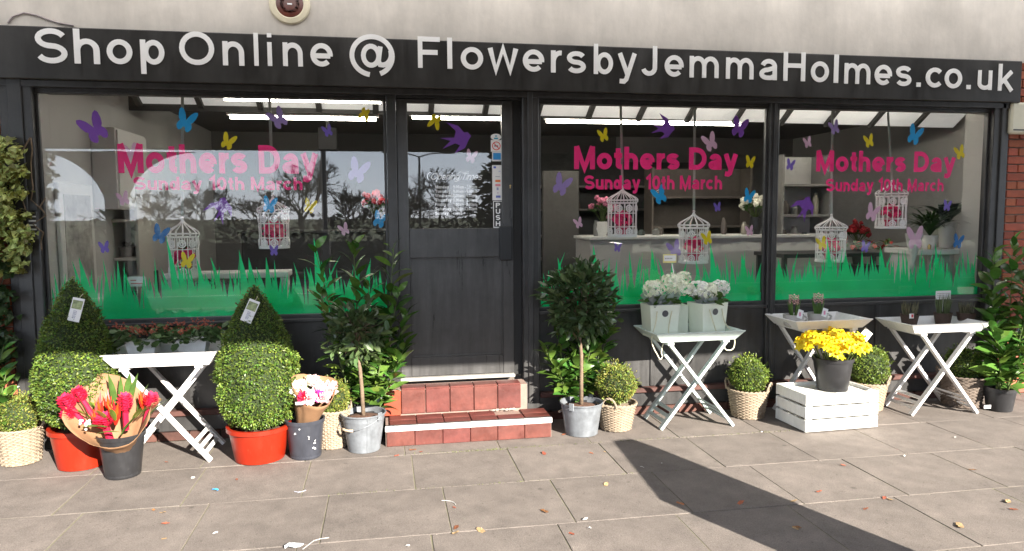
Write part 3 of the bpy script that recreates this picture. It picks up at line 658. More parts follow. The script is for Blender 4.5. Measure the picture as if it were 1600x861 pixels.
# ------------------------------------------------------------------ fascia sign
SY = -.08
sign = thing('fascia_sign', 'long black fascia board with white web address lettering over the shop windows', 'shop sign', (1.5, 0, 2.65))
a, b = F(0, 122, SY), F(800, 141, SY); zt = (F(0, 38, SY).z + F(1600, 96, SY).z)/2; zb = (a.z+b.z)/2; xe = F(1597, 120, SY).x
MB().bev((-4.2, SY, zb), (xe, .30, zt), .006).build('board', SIGNB, sign) if False else MB().bev((-4.2, SY, zb), (xe, -.002, zt), .006).build('board', SIGNB, sign)
MB().box((-4.2, -.045, zb-.045), (xe-.06, .0, zb-.002)).build('lower_batten', BLACK, sign)
L_ = [('S',56,105.5),('h',116,156),('o',167,207),('p',219.5,257),('O',280.5,335),('n',348,381.5),('l',397,404),('i',418,425),('n',442,473),('e',485,520),('@',548,615),
      ('F',653,687.6),('l',699,706.6),('o',720,755),('w',762,810),('e',817,850.5),('r',861,879),('s',886,915.5),('b',928,958),('y',966,994.5),('J',1002,1027),('e',1039,1068.6),('m',1078,1123.4),
      ('m',1135,1178),('a',1187.5,1215.6),('H',1225,1259),('o',1268,1296),('l',1304,1311),('m',1320.6,1361),('e',1368,1395),('s',1401.6,1425.6),('.',1434,1440.6),('c',1449,1475),('o',1478,1505),('.',1512.5,1519),('u',1530,1552),('k',1562,1585)]
LB = [(56, 98.6), (665, 106), (1240, 126.5), (1575, 142)]; LT = [(56, 43.5), (665, 57), (1240, 81), (1575, 100)]
SF = SY-.006
def lerp_tab(tab, x):
    for (xa, ya), (xb, yb) in zip(tab, tab[1:]):
        if x <= xb or (xb, yb) == tab[-1]: return ya + (yb-ya)*(x-xa)/(xb-xa)
for ch, x0, x1 in L_:
    xm = (x0+x1)/2; base = F(xm, lerp_tab(LB, xm), SF); top = F(xm, lerp_tab(LT, xm), SF)
    A, B = F(x0, 90, SF).x, F(x1, 90, SF).x; cap = top.z-base.z; w_ = .155
    st_, adv = glyph(ch, w_)
    kx_ = (B-A)/adv; mb = MB()
    for e, p in enumerate(st_): ribbon(mb, p, w_, SF, SY+.001, lambda q: (A+q.x*kx_, base.z+q.y*cap), e*.0004)
    mb.build('letter', WHITEL, sign)

# small fittings on the wall
lt = thing('bulkhead_lamp', 'round brown recessed lamp with a pale ring above the shop sign', 'lamp', F(453, 8, 0))
Rm = Matrix.Translation(F(453, 7, 0)) @ Matrix.Rotation(pi/2, 4, 'X')
MB().lathe([(.098, 0), (.145, .0), (.147, .012), (.138, .022), (.105, .026), (.098, .02), (.098, 0)], 40).xf(Rm).build('ring', M('aged_cream_plastic', (.68, .62, .46), .5, .1, 10), lt, 40)
MB().lathe([(.0, .012), (.04, .012), (.045, .016), (.07, .016), (.075, .012), (.0975, .016)], 40).xf(Rm).build('lens', M('brown_glass', (.10, .022, .012), .15, .25, 10, coat=.6), lt, 40)
MB().box((-.017, -.006, 0), (.017, .004, .02)).xf(Rm).build('contact', PAPERW, lt)
cb = MB(); pts = [F(x, y, -.008) for x, y in ((12, 36), (20, 26), (38, 20), (58, 24), (76, 31), (92, 36), (115, 40))]
cb.tube(pts, .006, 6); tag(cb.build('cable', M('grey_cable', (.35, .3, .3), .6)), 'thin grey cable looped on the white wall above the shop sign', 'cable')
bx = thing('alarm_box', 'cream plastic box fixed to the brick wall beneath the end of the sign', 'alarm box', F(1600, 185, -.02))
a, b = F(1580, 209, -.07), F(1648, 161, -.07)
MB().bev((a.x, -.07, a.z), (b.x, -.012, b.z), .015).build('case', M('cream_plastic', (.72, .70, .56), .4, .06, 8), bx); MB().box((a.x+.02, -.073, a.z+.03), (b.x-.02, -.069, a.z+.04)).build('seam', DARKINK, bx)
ln = thing('wall_plaque', 'small black plaque with white lines on the black post beside the ivy', 'plaque', F(51, 355, -.06))
a, b = F(45, 374, -.06), F(57, 331, -.06); MB().bev((a.x, -.06, a.z), (b.x, -.05, b.z), .003).build('plate', BLACK2, ln)
pm = MB()
for i in range(5): pm.box((a.x+.008, -.0612, a.z+.035+i*.03), (b.x-.006, -.0602, a.z+.045+i*.03))
pm.build('white_lines', PAPERW, ln)
for gx, gy in ((334, 33), (337, 37), (1320, 78)):
    pass

# ------------------------------------------------------------------ canopy over the pavement (seen in the glass)
CX0, CX1 = -4.4, 9.4
cn = thing('canopy', 'sloping lean-to canopy with a dark outer beam over the pavement', 'canopy', (0, -2, 2.9))
BM = M('canopy_dark_paint', (.05, .045, .04), .6, .2, 4)
MB().bev((CX0, -4.16, 2.53), (CX1, -4.0, 3.09), .01).build('beam', BM, cn)
GP = M('canopy_lining', (.30, .27, .23), .7, .15, 3)
FILL_MAT = bpy.data.materials.new('milky_fill_strip'); FILL_MAT.use_nodes = True; t_ = FILL_MAT.node_tree  # translucent strip added as fill light for the shop front
tr_ = t_.nodes.new('ShaderNodeBsdfTranslucent'); tr_.inputs[0].default_value = (.88, .88, .88, 1); ms_ = t_.nodes.new('ShaderNodeMixShader'); ms_.inputs[0].default_value = .7
t_.nodes['Principled BSDF'].inputs['Base Color'].default_value = (.7, .7, .66, 1)
t_.links.new(t_.nodes['Principled BSDF'].outputs[0], ms_.inputs[1]); t_.links.new(tr_.outputs[0], ms_.inputs[2]); t_.links.new(ms_.outputs[0], t_.nodes['Material Output'].inputs['Surface'])
FILL_Y = -.98                                       # added milky strip by the wall to brighten the facade, boarded lining beyond it
n_ = 12; pw_ = (CX1-CX0)/n_
def cz_(y): return 3.60 + (y+0.02)*(3.60-3.04)/4.1
for i in range(n_):
    x0, x1 = CX0+i*pw_+.02, CX0+(i+1)*pw_-.02
    MB().add([(x, y, cz_(y)+dz) for dz in (0, .03) for x, y in ((x0, FILL_Y), (x1, FILL_Y), (x1, -4.12), (x0, -4.12))], [(0, 1, 2, 3), (7, 6, 5, 4), (0, 4, 5, 1), (1, 5, 6, 2), (2, 6, 7, 3), (3, 7, 4, 0)]).build('roof_panel', GP, cn)
for i in range(n_):
    x0, x1 = CX0+i*pw_+.02, CX0+(i+1)*pw_-.02
    MB().add([(x0, -.03, cz_(-.03)), (x1, -.03, cz_(-.03)), (x1, FILL_Y+.005, cz_(FILL_Y)), (x0, FILL_Y+.005, cz_(FILL_Y))], [(0, 1, 2, 3)]).build('added_fill_strip', FILL_MAT, cn)
for i in range(n_+1):
    x = CX0+i*pw_; MB().bar((x, -.02, cz_(-.02)+.005), (x, -4.0, cz_(-4.0)+.005), .055, .06).build('rafter', BM, cn)
def pillar(x, label):
    pl = thing('canopy_pillar', label, 'pillar', (x, -4.08, 0), 'pillars under the canopy beam')
    MB().bev((x-.11, -4.19, 0), (x+.11, -3.97, 2.497), .01).build('shaft', BM, pl)
    for sg in (1, -1):
        pts = [(x+sg*.11, 1.75)] + [(x+sg*(.11+.85*(1-cos(t*pi/20))), 1.75+.745*sin(t*pi/20)) for t in range(1, 11)] + [(x+sg*.11, 2.495)]
        MB().prism(pts if sg < 0 else pts[::-1], -4.12, -4.04).build('arch_bracket', BM, pl)
pillar(-3.3, 'dark canopy pillar with curved brackets at the ivy end of the shop')
pillar(8.6, 'dark canopy pillar with curved brackets at the brick end of the shop')

# ================================================================== INTERIOR behind the glass
IX0, IX1, IY, IZ0, IZ1 = -2.46, 5.48, 5.6, .36, 2.92
MB().box((IX0, .09, .2), (6.8, IY, IZ0)).build('interior_floor', INFLOOR, shop)
MB().box((IX0-.1, .35, .3), (IX0, IY, 3.0)).box((IX0-.1, .092, .3), (IX0, .349, 3.0)).build('side_wall', GREYWALL, shop)
MB().box((IX1, .092, .3), (IX1+.1, .45, 3.0)).build('side_wall', GREYWALL, shop)
MB().box((6.8, .352, .3), (6.9, IY, 3.0)).box((IX1+.101, .352, .3), (6.799, .449, 3.0)).build('side_wall', GREYWALL, shop)
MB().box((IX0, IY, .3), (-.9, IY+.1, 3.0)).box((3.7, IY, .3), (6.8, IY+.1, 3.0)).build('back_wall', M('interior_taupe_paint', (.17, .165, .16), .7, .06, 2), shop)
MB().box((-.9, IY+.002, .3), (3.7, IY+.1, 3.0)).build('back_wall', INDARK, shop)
MB().box((IX0, .36, IZ1), (6.8, IY, 3.0)).build('ceiling', INCEIL, shop)
MB().box((IX0, .0955, 2.60), (IX1, .36, 2.64)).build('window_soffit', INCEIL, shop)
def tube_light(x0, x1, y, z, label):
    t = thing('tube_light', label, 'strip light', ((x0+x1)/2, y, z), 'strip lights on the shop ceiling')
    MB().bev((x0, y-.04, z+.03), (x1, y+.04, IZ1-.001), .004).build('fitting', LAMIN, t)
    MB().tube([(x0+.03, y, z+.008), (x1-.03, y, z+.008)], .017, 8).build('tube', TUBE, t)
for (xa, xb, yy, Y_, lb) in ((355, 592, 186, 2.35, 'lit strip light deeper in the shop behind the window left of the door'), (345, 600, 158, 1.2, 'lit strip light near the glass behind the window left of the door'),
        (640, 788, 186, 2.35, 'lit strip light deeper in the shop seen through the door glass'), (650, 790, 158, 1.2, 'lit strip light near the glass seen through the door'), (845, 1000, 158, 1.2, 'lit strip light near the glass behind the window beside the door'), (1010, 1200, 160, 1.2, 'second lit strip light near the glass behind the window beside the door'),
        (850, 1160, 193, 2.35, 'lit strip light deeper in the shop behind the counter window'), (1225, 1480, 166, 1.2, 'lit strip light near the glass behind the brick end window')):
    q = F((xa+xb)/2, yy, Y_); tube_light(F(xa, yy, Y_).x, F(xb, yy, Y_).x, Y_, q.z, lb)

# sloped ceiling panels, their lit look added as emission, between dark battens
sk_l = thing('glowing_ceiling_panels', 'row of sloped pale panels with added glow in the shop ceiling behind the glass', 'ceiling panels', (1.5, 1.7, 2.7))
PANEL_GLOW = emit_mat('panel_added_glow', (1, .97, .92), .075)
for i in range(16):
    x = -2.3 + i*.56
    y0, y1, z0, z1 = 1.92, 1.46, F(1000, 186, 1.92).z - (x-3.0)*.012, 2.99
    MB().add([(x+dx, y, z+dz) for dz in (0, .02) for dx, y, z in ((.03, y0, z0), (.53, y0, z0), (.53, y1, z1), (.03, y1, z1))], [(0, 1, 2, 3), (7, 6, 5, 4), (0, 4, 5, 1), (1, 5, 6, 2), (2, 6, 7, 3), (3, 7, 4, 0)]).build('ceiling_panel', PANEL_GLOW, sk_l)
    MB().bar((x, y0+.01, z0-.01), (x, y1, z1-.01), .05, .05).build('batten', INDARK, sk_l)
MB().box((-2.4, 1.925, F(1000, 186, 1.92).z-.0), (6.7, 1.96, IZ1)).build('trim_board', INDARK, sk_l)
# counter and shelving
ct = thing('counter', 'low grey shop counter behind the window beside the door', 'counter', (2.7, 2, IZ0))
a, b = F(922, 370, 1.9), F(1205, 372, 1.9)
MB().bev((a.x, 1.9, IZ0), (b.x+.9, 2.5, a.z-.035), .005).build('front_panel', COUNTERM, ct)
MB().bev((a.x-.02, 1.87, a.z-.034), (b.x+.92, 2.52, a.z), .005).build('worktop', LAMIN, ct)
def shelf_unit(x0, x1, y0, y1, zs, label, mat=LAMIN, top=None, back=GREYWALL):
    s = thing('shelf_unit', label, 'shelves', ((x0+x1)/2, (y0+y1)/2, IZ0)); top = top or zs[-1]+.35
    MB().bev((x0, y0, IZ0), (x0+.03, y1, top), .003).bev((x1-.03, y0, IZ0), (x1, y1, top), .003).build('side', mat, s)
    MB().box((x0+.031, y1-.02, IZ0), (x1-.031, y1, top)).build('back', back, s)
    for z in zs: MB().bev((x0+.031, y0, z-.015), (x1-.031, y1-.021, z+.015), .003).build('shelf', mat, s)
    return s
def jar(x, y, z, r, h, mat, label, group=None, cat='jar'):
    o = MB().lathe([(r*.8, 0), (r, h*.15), (r, h*.7), (r*.6, h*.85), (r*.6, h), (0, h)], 12, (x, y, z)).build('jar', mat, None, 40)
    tag(o, label, cat, group)
Y = 1.5
zL1, zL2 = F(190, 405, Y).z, F(170, 345, Y).z
shelf_unit(F(128, 400, Y).x, F(218, 400, Y).x, Y, Y+.4, [zL1-.35, zL1, zL2, zL2+.3], 'pale open shelves by the framed panel behind the left hand glass', M('pale_shelf_paint', (.5, .47, .42), .5, .05), back=GREYWALL)
def leafy(name, label, cat, x, y, z, r, h, pot, potr, poth, leafm, n, lw, ll, seed, arching=.6, group=None):
    r_ = random.Random(seed); t = thing(name, label, cat, (x, y, z), group)
    MB().lathe([(potr*.75, 0), (potr, poth), (potr*.9, poth), (potr*.85, poth*.9), (0, poth*.9)], 18, (x, y, z)).build('pot', pot, t, 40)
    mb = MB()
    for i in range(n):
        a = r_.uniform(0, 2*pi); d = r_.uniform(.3, 1); L_ = ll*r_.uniform(.7, 1.2); p = V((x, y, z+poth*.9)); dr = V((cos(a)*d, sin(a)*d, 1.4)).normalized()
        pts = [p.copy()]; q = p.copy(); dv = dr.copy()
        for k in range(5): q = q + dv*L_/5; dv = (dv + V((cos(a)*.15, sin(a)*.15, -arching*.35))).normalized(); pts.append(q.copy())
        sd = V((-sin(a), cos(a), 0)); W = [.12, .6, 1, .85, .5, .05]; b = len(mb.v)
        for k in range(6): mb.v += [tuple(pts[k]-sd*lw*W[k]/2), tuple(pts[k]+sd*lw*W[k]/2)]
        for k in range(5): mb.f.append([b+2*k, b+2*k+1, b+2*k+3, b+2*k+2]); mb.m.append(0)
    mb.build('leaves', leafm, t)
    return t
DARKLEAF = M('dark_houseplant_leaf', (.012, .022, .01), .45, .2, 8, island=.3)
leafy('potted_plant', 'dark leafy plant in a bowl on the pale shelf behind the glass', 'plant', F(150, 403, 1.6).x, 1.65, zL1+.015, .1, .1, M('glass_bowl', (.3, .28, .24), .2, .1), .06, .07, DARKLEAF, 26, .03, .13, 3)
leafy('potted_plant', 'dark plant in a round glass bowl on the end of the pale shelf', 'plant', F(196, 403, 1.6).x, 1.65, zL1+.015, .1, .1, MATS['glass_bowl'], .07, .09, DARKLEAF, 26, .03, .1, 5)
vb = F(138, 404, 1.5); MB().bev((vb.x-.06, 1.49, vb.z-.0), (vb.x+.03, 1.56, vb.z+.07), .003)
o = MB().bev((F(131, 400, 1.48).x, 1.40, zL1+.016), (F(148, 400, 1.48).x, 1.49, zL1+.085), .003).build('gift_box', PALEGR, None); tag(o, 'cream gift box at the front of the pale shelf', 'box')
# framed picture leaning on the side wall, and wall panels
pf = thing('picture_frame', 'white framed picture standing against the side wall behind the glass', 'picture', (IX0+.05, .7, 1.3))
MB().bev((IX0+.002, .35, .95), (IX0+.035, 1.0, 1.95), .006).build('frame', LAMIN, pf); MB().box((IX0+.036, .42, 1.05), (IX0+.040, .93, 1.86)).build('picture', M('grey_print', (.3, .29, .27), .4, .5, 3, c2=(.5, .48, .45)), pf)
cbx = thing('wall_cabinet', 'pale wall cabinet high on the side wall behind the glass', 'cabinet', (IX0+.1, 1.4, 2.0))
MB().bev((IX0+.002, 1.1, 1.75), (IX0+.2, 1.9, 2.45), .006).build('carcass', LAMIN, cbx); MB().bev((IX0+.201, 1.12, 1.77), (IX0+.215, 1.88, 2.43), .003).build('cabinet_door', LAMIN, cbx)
# dark display and big spiky plant behind the left window
dk = thing('display_stand', 'tall dark display stand behind the hanging cage in the left window', 'display stand', (-.6, 2.4, IZ0))
a = F(378, 400, 2.3); MB().bev((a.x, 2.3, IZ0), (F(602, 400, 2.3).x, 2.75, 1.5), .01).build('cabinet', INDARK, dk); MB().bev((a.x-.03, 2.27, 1.501), (F(602, 400, 2.3).x+.03, 2.78, 1.53), .004).build('top', INDARK, dk)
leafy('potted_plant', 'spiky dark palm in a black pot behind the grass sticker', 'plant', F(352, 420, 1.1).x, 1.1, IZ0, .3, .4, BLKPOT, .16, .5, DARKLEAF, 46, .03, .62, 7, 1.1)
sp = thing('loudspeaker', 'black box loudspeaker hung near the ceiling by the door post', 'speaker', F(511, 215, 3.0))
a, b = F(497, 234, 3.0), F(526, 199, 3.0); MB().bev((a.x, 3.0, a.z), (b.x, 3.2, b.z), .008).build('case', M('matte_black', (.008, .008, .009), .8), sp); MB().bar(((a.x+b.x)/2, 3.1, b.z) , ((a.x+b.x)/2, 3.1, IZ1), .03, .03, (0, 1, 0)).build('bracket', BLACK, sp)
o = thing('low_bench', 'white low display bench beneath the hanging cage in the left window', 'bench', (-1.4, .8, IZ0))
a, b = F(255, 428, .7), F(450, 430, .7); MB().bev((a.x, .7, a.z-.05), (b.x, 1.0, a.z), .005).build('top', LAMIN, o); MB().box((a.x+.02, .74, IZ0), (a.x+.07, .97, a.z-.051)).box((b.x-.07, .74, IZ0), (b.x-.02, .97, a.z-.051)).build('leg', LAMIN, o)
# back shelving and framed items in the middle
shelf_unit(1.9, 5.0, 5.0, 5.4, [1.0, 1.35, 1.75, 2.1], 'dark stocked shelves on the back wall behind the counter', M('dark_shelf', (.16, .145, .13), .6, .1), 2.5, INDARK)
for i in range(16):
    x = 2.05 + i*.18; z = (1.015, 1.365, 1.765)[i % 3]
    jar(x, 5.15, z, RND.uniform(.03, .05), RND.uniform(.1, .24), M('bottle_%d' % (i % 4), [(.2, .2, .19), (.12, .1, .09), (.3, .27, .22), (.08, .1, .09)][i % 4], .25, .1), ['squat', 'tall', 'slim', 'stout'][i//4] + ' ' + ['grey', 'brown', 'beige', 'dark green'][i % 4] + ' jar on the ' + ['lowest', 'middle', 'upper'][i % 3] + ' dark shelf behind the counter', 'jars on the dark shelves')
a, b = F(1112, 345, 4.9), F(1152, 312, 4.9)
o = thing('picture_frame', 'dark square framed picture hanging behind the counter', 'picture', F(1132, 330, 4.9)); MB().bev((a.x, 4.88, a.z), (b.x, 4.92, b.z), .005).build('frame', BLACK, o); MB().box((a.x+.03, 4.876, a.z+.03), (b.x-.03, 4.879, b.z-.03)).build('picture', M('dim_print', (.12, .11, .1), .5, .4, 4), o)
o = thing('doorway_curtain', 'tall grey panel beside the counter behind the window', 'panel', (1.7, 3, IZ0)); a = F(848, 300, 2.8); MB().bev((a.x, 2.8, IZ0), (F(905, 300, 2.8).x, 2.86, 2.2), .01).build('panel', M('mid_grey_panel', (.075, .07, .065), .6, .1), o)
o = thing('price_card', 'white price card with red writing standing behind the grass sticker', 'price card', F(213, 440, .12)); a, b = F(200, 448, .12), F(227, 432, .12); MB().box((a.x, .12, a.z), (b.x, .123, b.z)).build('card', PAPERW, o)
mb = MB(); mb.box((a.x+.02, .1185, b.z-.03), (a.x+.06, .1195, b.z-.024)).box((a.x+.02, .1185, a.z+.02), (b.x-.015, .1195, a.z+.026)); mb.build('red_writing', M('red_print2', (.6, .05, .08), .5), o)
MB().tube([((a.x+b.x)/2, .125, a.z), ((a.x+b.x)/2, .125, IZ0+.25)], .004, 5).build('stick', CAGEW, o)
for i in range(14):
    x = 2.35 + i*.17 + RND.uniform(-.03, .03); hh_ = RND.uniform(.06, .2)
    jar(x, 2.05+RND.uniform(0, .3), F(922, 370, 1.9).z+.001, RND.uniform(.025, .05), hh_, MATS['bottle_%d' % (i % 4)], ['slim', 'squat', 'small', 'tall', 'wide', 'plain', 'dusty'][i % 7] + ' jar on the grey counter, ' + ['towards the door', 'towards the mullion'][i//7] + ' end', 'jars on the grey counter')
# right window: shelves, ledge, plants
shelf_unit(F(1222, 300, 2.0).x, F(1300, 300, 2.0).x, 2.0, 2.4, [.9, 1.3, 1.65, 2.0], 'grey bookcase shelves behind the brick end window', M('grey_shelf', (.22, .21, .2), .6, .08), 2.35)
for i in range(12):
    x = F(1228, 300, 2.0).x + .06 + (i % 4)*.13; z = (.916, 1.316, 1.666)[i//4]
    jar(x, 2.12, z, RND.uniform(.03, .05), RND.uniform(.1, .26), MATS['bottle_%d' % ((i*3+1) % 4)], ['first', 'second', 'third', 'fourth'][i % 4] + ' vase from the mullion on the ' + ['lowest', 'middle', 'top'][i//4] + ' grey bookcase shelf', 'vases on the grey bookcase', 'vase')
shelf_unit(3.55, 5.0, 3.6, 3.9, [1.0, 1.5, 1.9], 'dim brown shelving deep behind the brick end window', M('brown_shelf', (.15, .125, .105), .6, .1), 2.3, M('dim_brown_back', (.10, .085, .072), .7))
lg = thing('display_ledge', 'white display ledge under the potted palms behind the brick end window', 'ledge', (4.9, .5, 1.2))
zl = F(1470, 390, .45).z; xa, xb = F(1437, 390, .45).x, F(1514, 392, .45).x
MB().bev((xa, .45, zl-.05), (xb, .95, zl), .004).build('shelf', LAMIN, lg); MB().bev((xa+.03, .6, IZ0), (xa+.08, .9, zl-.051), .003).bev((xb-.08, .6, IZ0), (xb-.03, .9, zl-.051), .003).build('leg', LAMIN, lg)
dt = thing('dark_table', 'long dark table with cut flowers behind the grass sticker at the brick end', 'table', (4.0, .9, IZ0)); zt2 = F(1350, 395, .9).z
MB().bev((F(1225, 400, .9).x, .9, zt2-.04), (xa-.06, 1.5, zt2), .004).build('top', INDARK, dt)
lgm = MB()
for x in (F(1230, 400, .9).x, xa-.12):
    for y in (.95, 1.45): lgm.box((x-.02, y-.02, IZ0), (x+.02, y+.02, zt2-.041))
lgm.build('leg', INDARK, dt)
vz = thing('vase', 'tapered white vase at the corner of the white display ledge', 'vase', (F(1432, 390, .42).x, .42, zl)); vx = F(1432, 390, .36)
MB().lathe([(.012, -.16), (.03, -.05), (.06, .07), (.078, .16), (.07, .16), (.03, 0), (0, -.02)], 20, (vx.x, .40, zl+.0)).build('body', LAMIN, vz, 40)
GLOSSLEAF = M('palm_leaf', (.035, .08, .02), .4, .25, 8, island=.35, trans=.1)
leafy('potted_palm', 'arching green palm in a white pot on the display ledge', 'plant', F(1452, 380, .7).x, .7, zl, .3, .4, LAMIN, .08, .13, GLOSSLEAF, 110, .024, .46, 9, .95)
leafy('peace_lily', 'broad leaved dark plant in a tall white pot on the display ledge', 'plant', F(1480, 360, .8).x, .8, zl, .3, .4, LAMIN, .085, .26, M('lily_leaf', (.02, .045, .016), .35, .25, 8, island=.3), 18, .11, .46, 12, .85)
for i, (x, dy, wh) in enumerate(((1422, .5, 'left'), (1452, .52, 'right'))):
    c = F(x, 388, dy); jar(c.x, dy, zl, .016, .05, M('brass_pot', (.5, .38, .16), .3, .1, metal=.8), 'tiny brass jar on the ' + wh + ' side of the white vase', 'brass jars by the white vase')
ff = MB(); r_ = random.Random(4)
for i in range(60):
    x = r_.uniform(F(1330, 390, 1).x, F(1400, 390, 1).x); ff.cm = i % 2; p = V((x, r_.uniform(.95, 1.3), zt2+r_.uniform(.01, .09))); R3 = frame_to((r_.uniform(-1, 1), r_.uniform(-1, 1), r_.uniform(-.2, .8)))
    ff.add([p + R3 @ V(q) for q in ((0, 0, 0), (.05, .02, .01), (.09, 0, 0), (.05, -.02, .01))], [(0, 1, 2, 3)])
tag(ff.build('cut_flowers', [M('deep_red_petal', (.4, .03, .02), .5, .3, 20), MATS['mid_green_leaf']], None), 'heap of red cut flowers on the long dark table', 'flowers')
wr = MB(); r_ = random.Random(6); c = F(1305, 290, 1.4)
for dx, dz, k in ((0, 0, 40), (-.32*0-.42, -.02, 26)):
    for i in range(k):
        p = V((c.x+dx+r_.gauss(0, .05), 1.4+r_.gauss(0, .04), c.z+dz-.25+r_.gauss(0, .09))); R3 = frame_to((r_.uniform(-1, 1), r_.uniform(-1, 1), r_.uniform(-1, 1)))
        wr.add([p + R3 @ V(q) for q in ((0, 0, 0), (.05, .03, .01), (.1, 0, 0), (.05, -.03, .01))], [(0, 1, 2, 3)])

RED_F = M('red_bunch', (.5, .03, .04), .5, .3, 20, island=.4); PK_F = M('pink_bunch', (.7, .2, .32), .5, .3, 20, island=.4); WH_F = M('cream_bunch', (.75, .72, .6), .5, .2, 20, island=.3)
def vase_bunch(x, y, z, h, potm, fm, label, seed):
    rn = random.Random(seed); t = thing('flower_vase', label, 'vase of flowers', (x, y, z), 'vases of flowers inside the shop')
    MB().lathe([(.05, 0), (.075, h*.5), (.06, h), (.05, h), (.05, h*.9), (0, h*.9)], 16, (x, y, z)).build('vase', potm, t, 40); st = MB(); fl = MB(); lf = MB()
    for i in range(26):
        a = rn.uniform(0, 6.28); q = rn.random()**.5*.16; p = V((x+q*cos(a), y+q*sin(a), z+h+.26-q*.7+rn.gauss(0, .03))); st.tube([(x, y, z+h*.9), p], .003, 4); fl.blob(p, rn.uniform(.022, .036), rough=.35, seed=i)
        for k in range(2):
            R3 = frame_to((cos(a+k), sin(a+k), .5)); b = V((x, y, z+h)).lerp(p, .6); lf.add([b + R3 @ V(v) for v in ((0, 0, 0), (.05, .018, .01), (.11, 0, -.01), (.05, -.018, .01))], [(0, 1, 2, 3)])
    st.build('stems', STEM, t); fl.build('blooms', fm, t); lf.build('leaves', LEAFM, t)
for i, (px_, Y_, zz, h_, pm_, fm, lb) in enumerate(((940, 2.1, None, .16, LAMIN, PK_F, 'pink flowers in a white vase at the door end of the counter'), (1180, 2.15, None, .2, BLKPOT, WH_F, 'cream flowers in a dark vase at the mullion end of the counter'),
        (205, 2.6, 1.1, .26, LAMIN, WH_F, 'cream flowers in a white vase behind the pale shelves'), (1340, 2.9, 1.0, .3, BLKPOT, RED_F, 'dark red flowers behind the brick end window'), (1050, 4.4, 1.15, .3, LAMIN, PK_F, 'pink flowers in front of the dark shelves'), (590, 2.7, 1.531, .14, BLKPOT, RED_F, 'red flowers on the tall dark display stand'))):
    q = F(px_, 380, Y_); zz = F(922, 370, 1.9).z+.001 if zz is None else zz
    if zz < 1.4 and Y_ > 2.2: MB_ = MB().bev((q.x-.2, Y_-.2, IZ0), (q.x+.2, Y_+.2, zz-.001), .005).build('plinth_box', INDARK); tag(MB_, 'dark display plinth under the ' + lb.split(' in ')[0].split(' behind')[0], 'plinth')
    vase_bunch(q.x, Y_, zz, h_, pm_, fm, lb, 200+i)
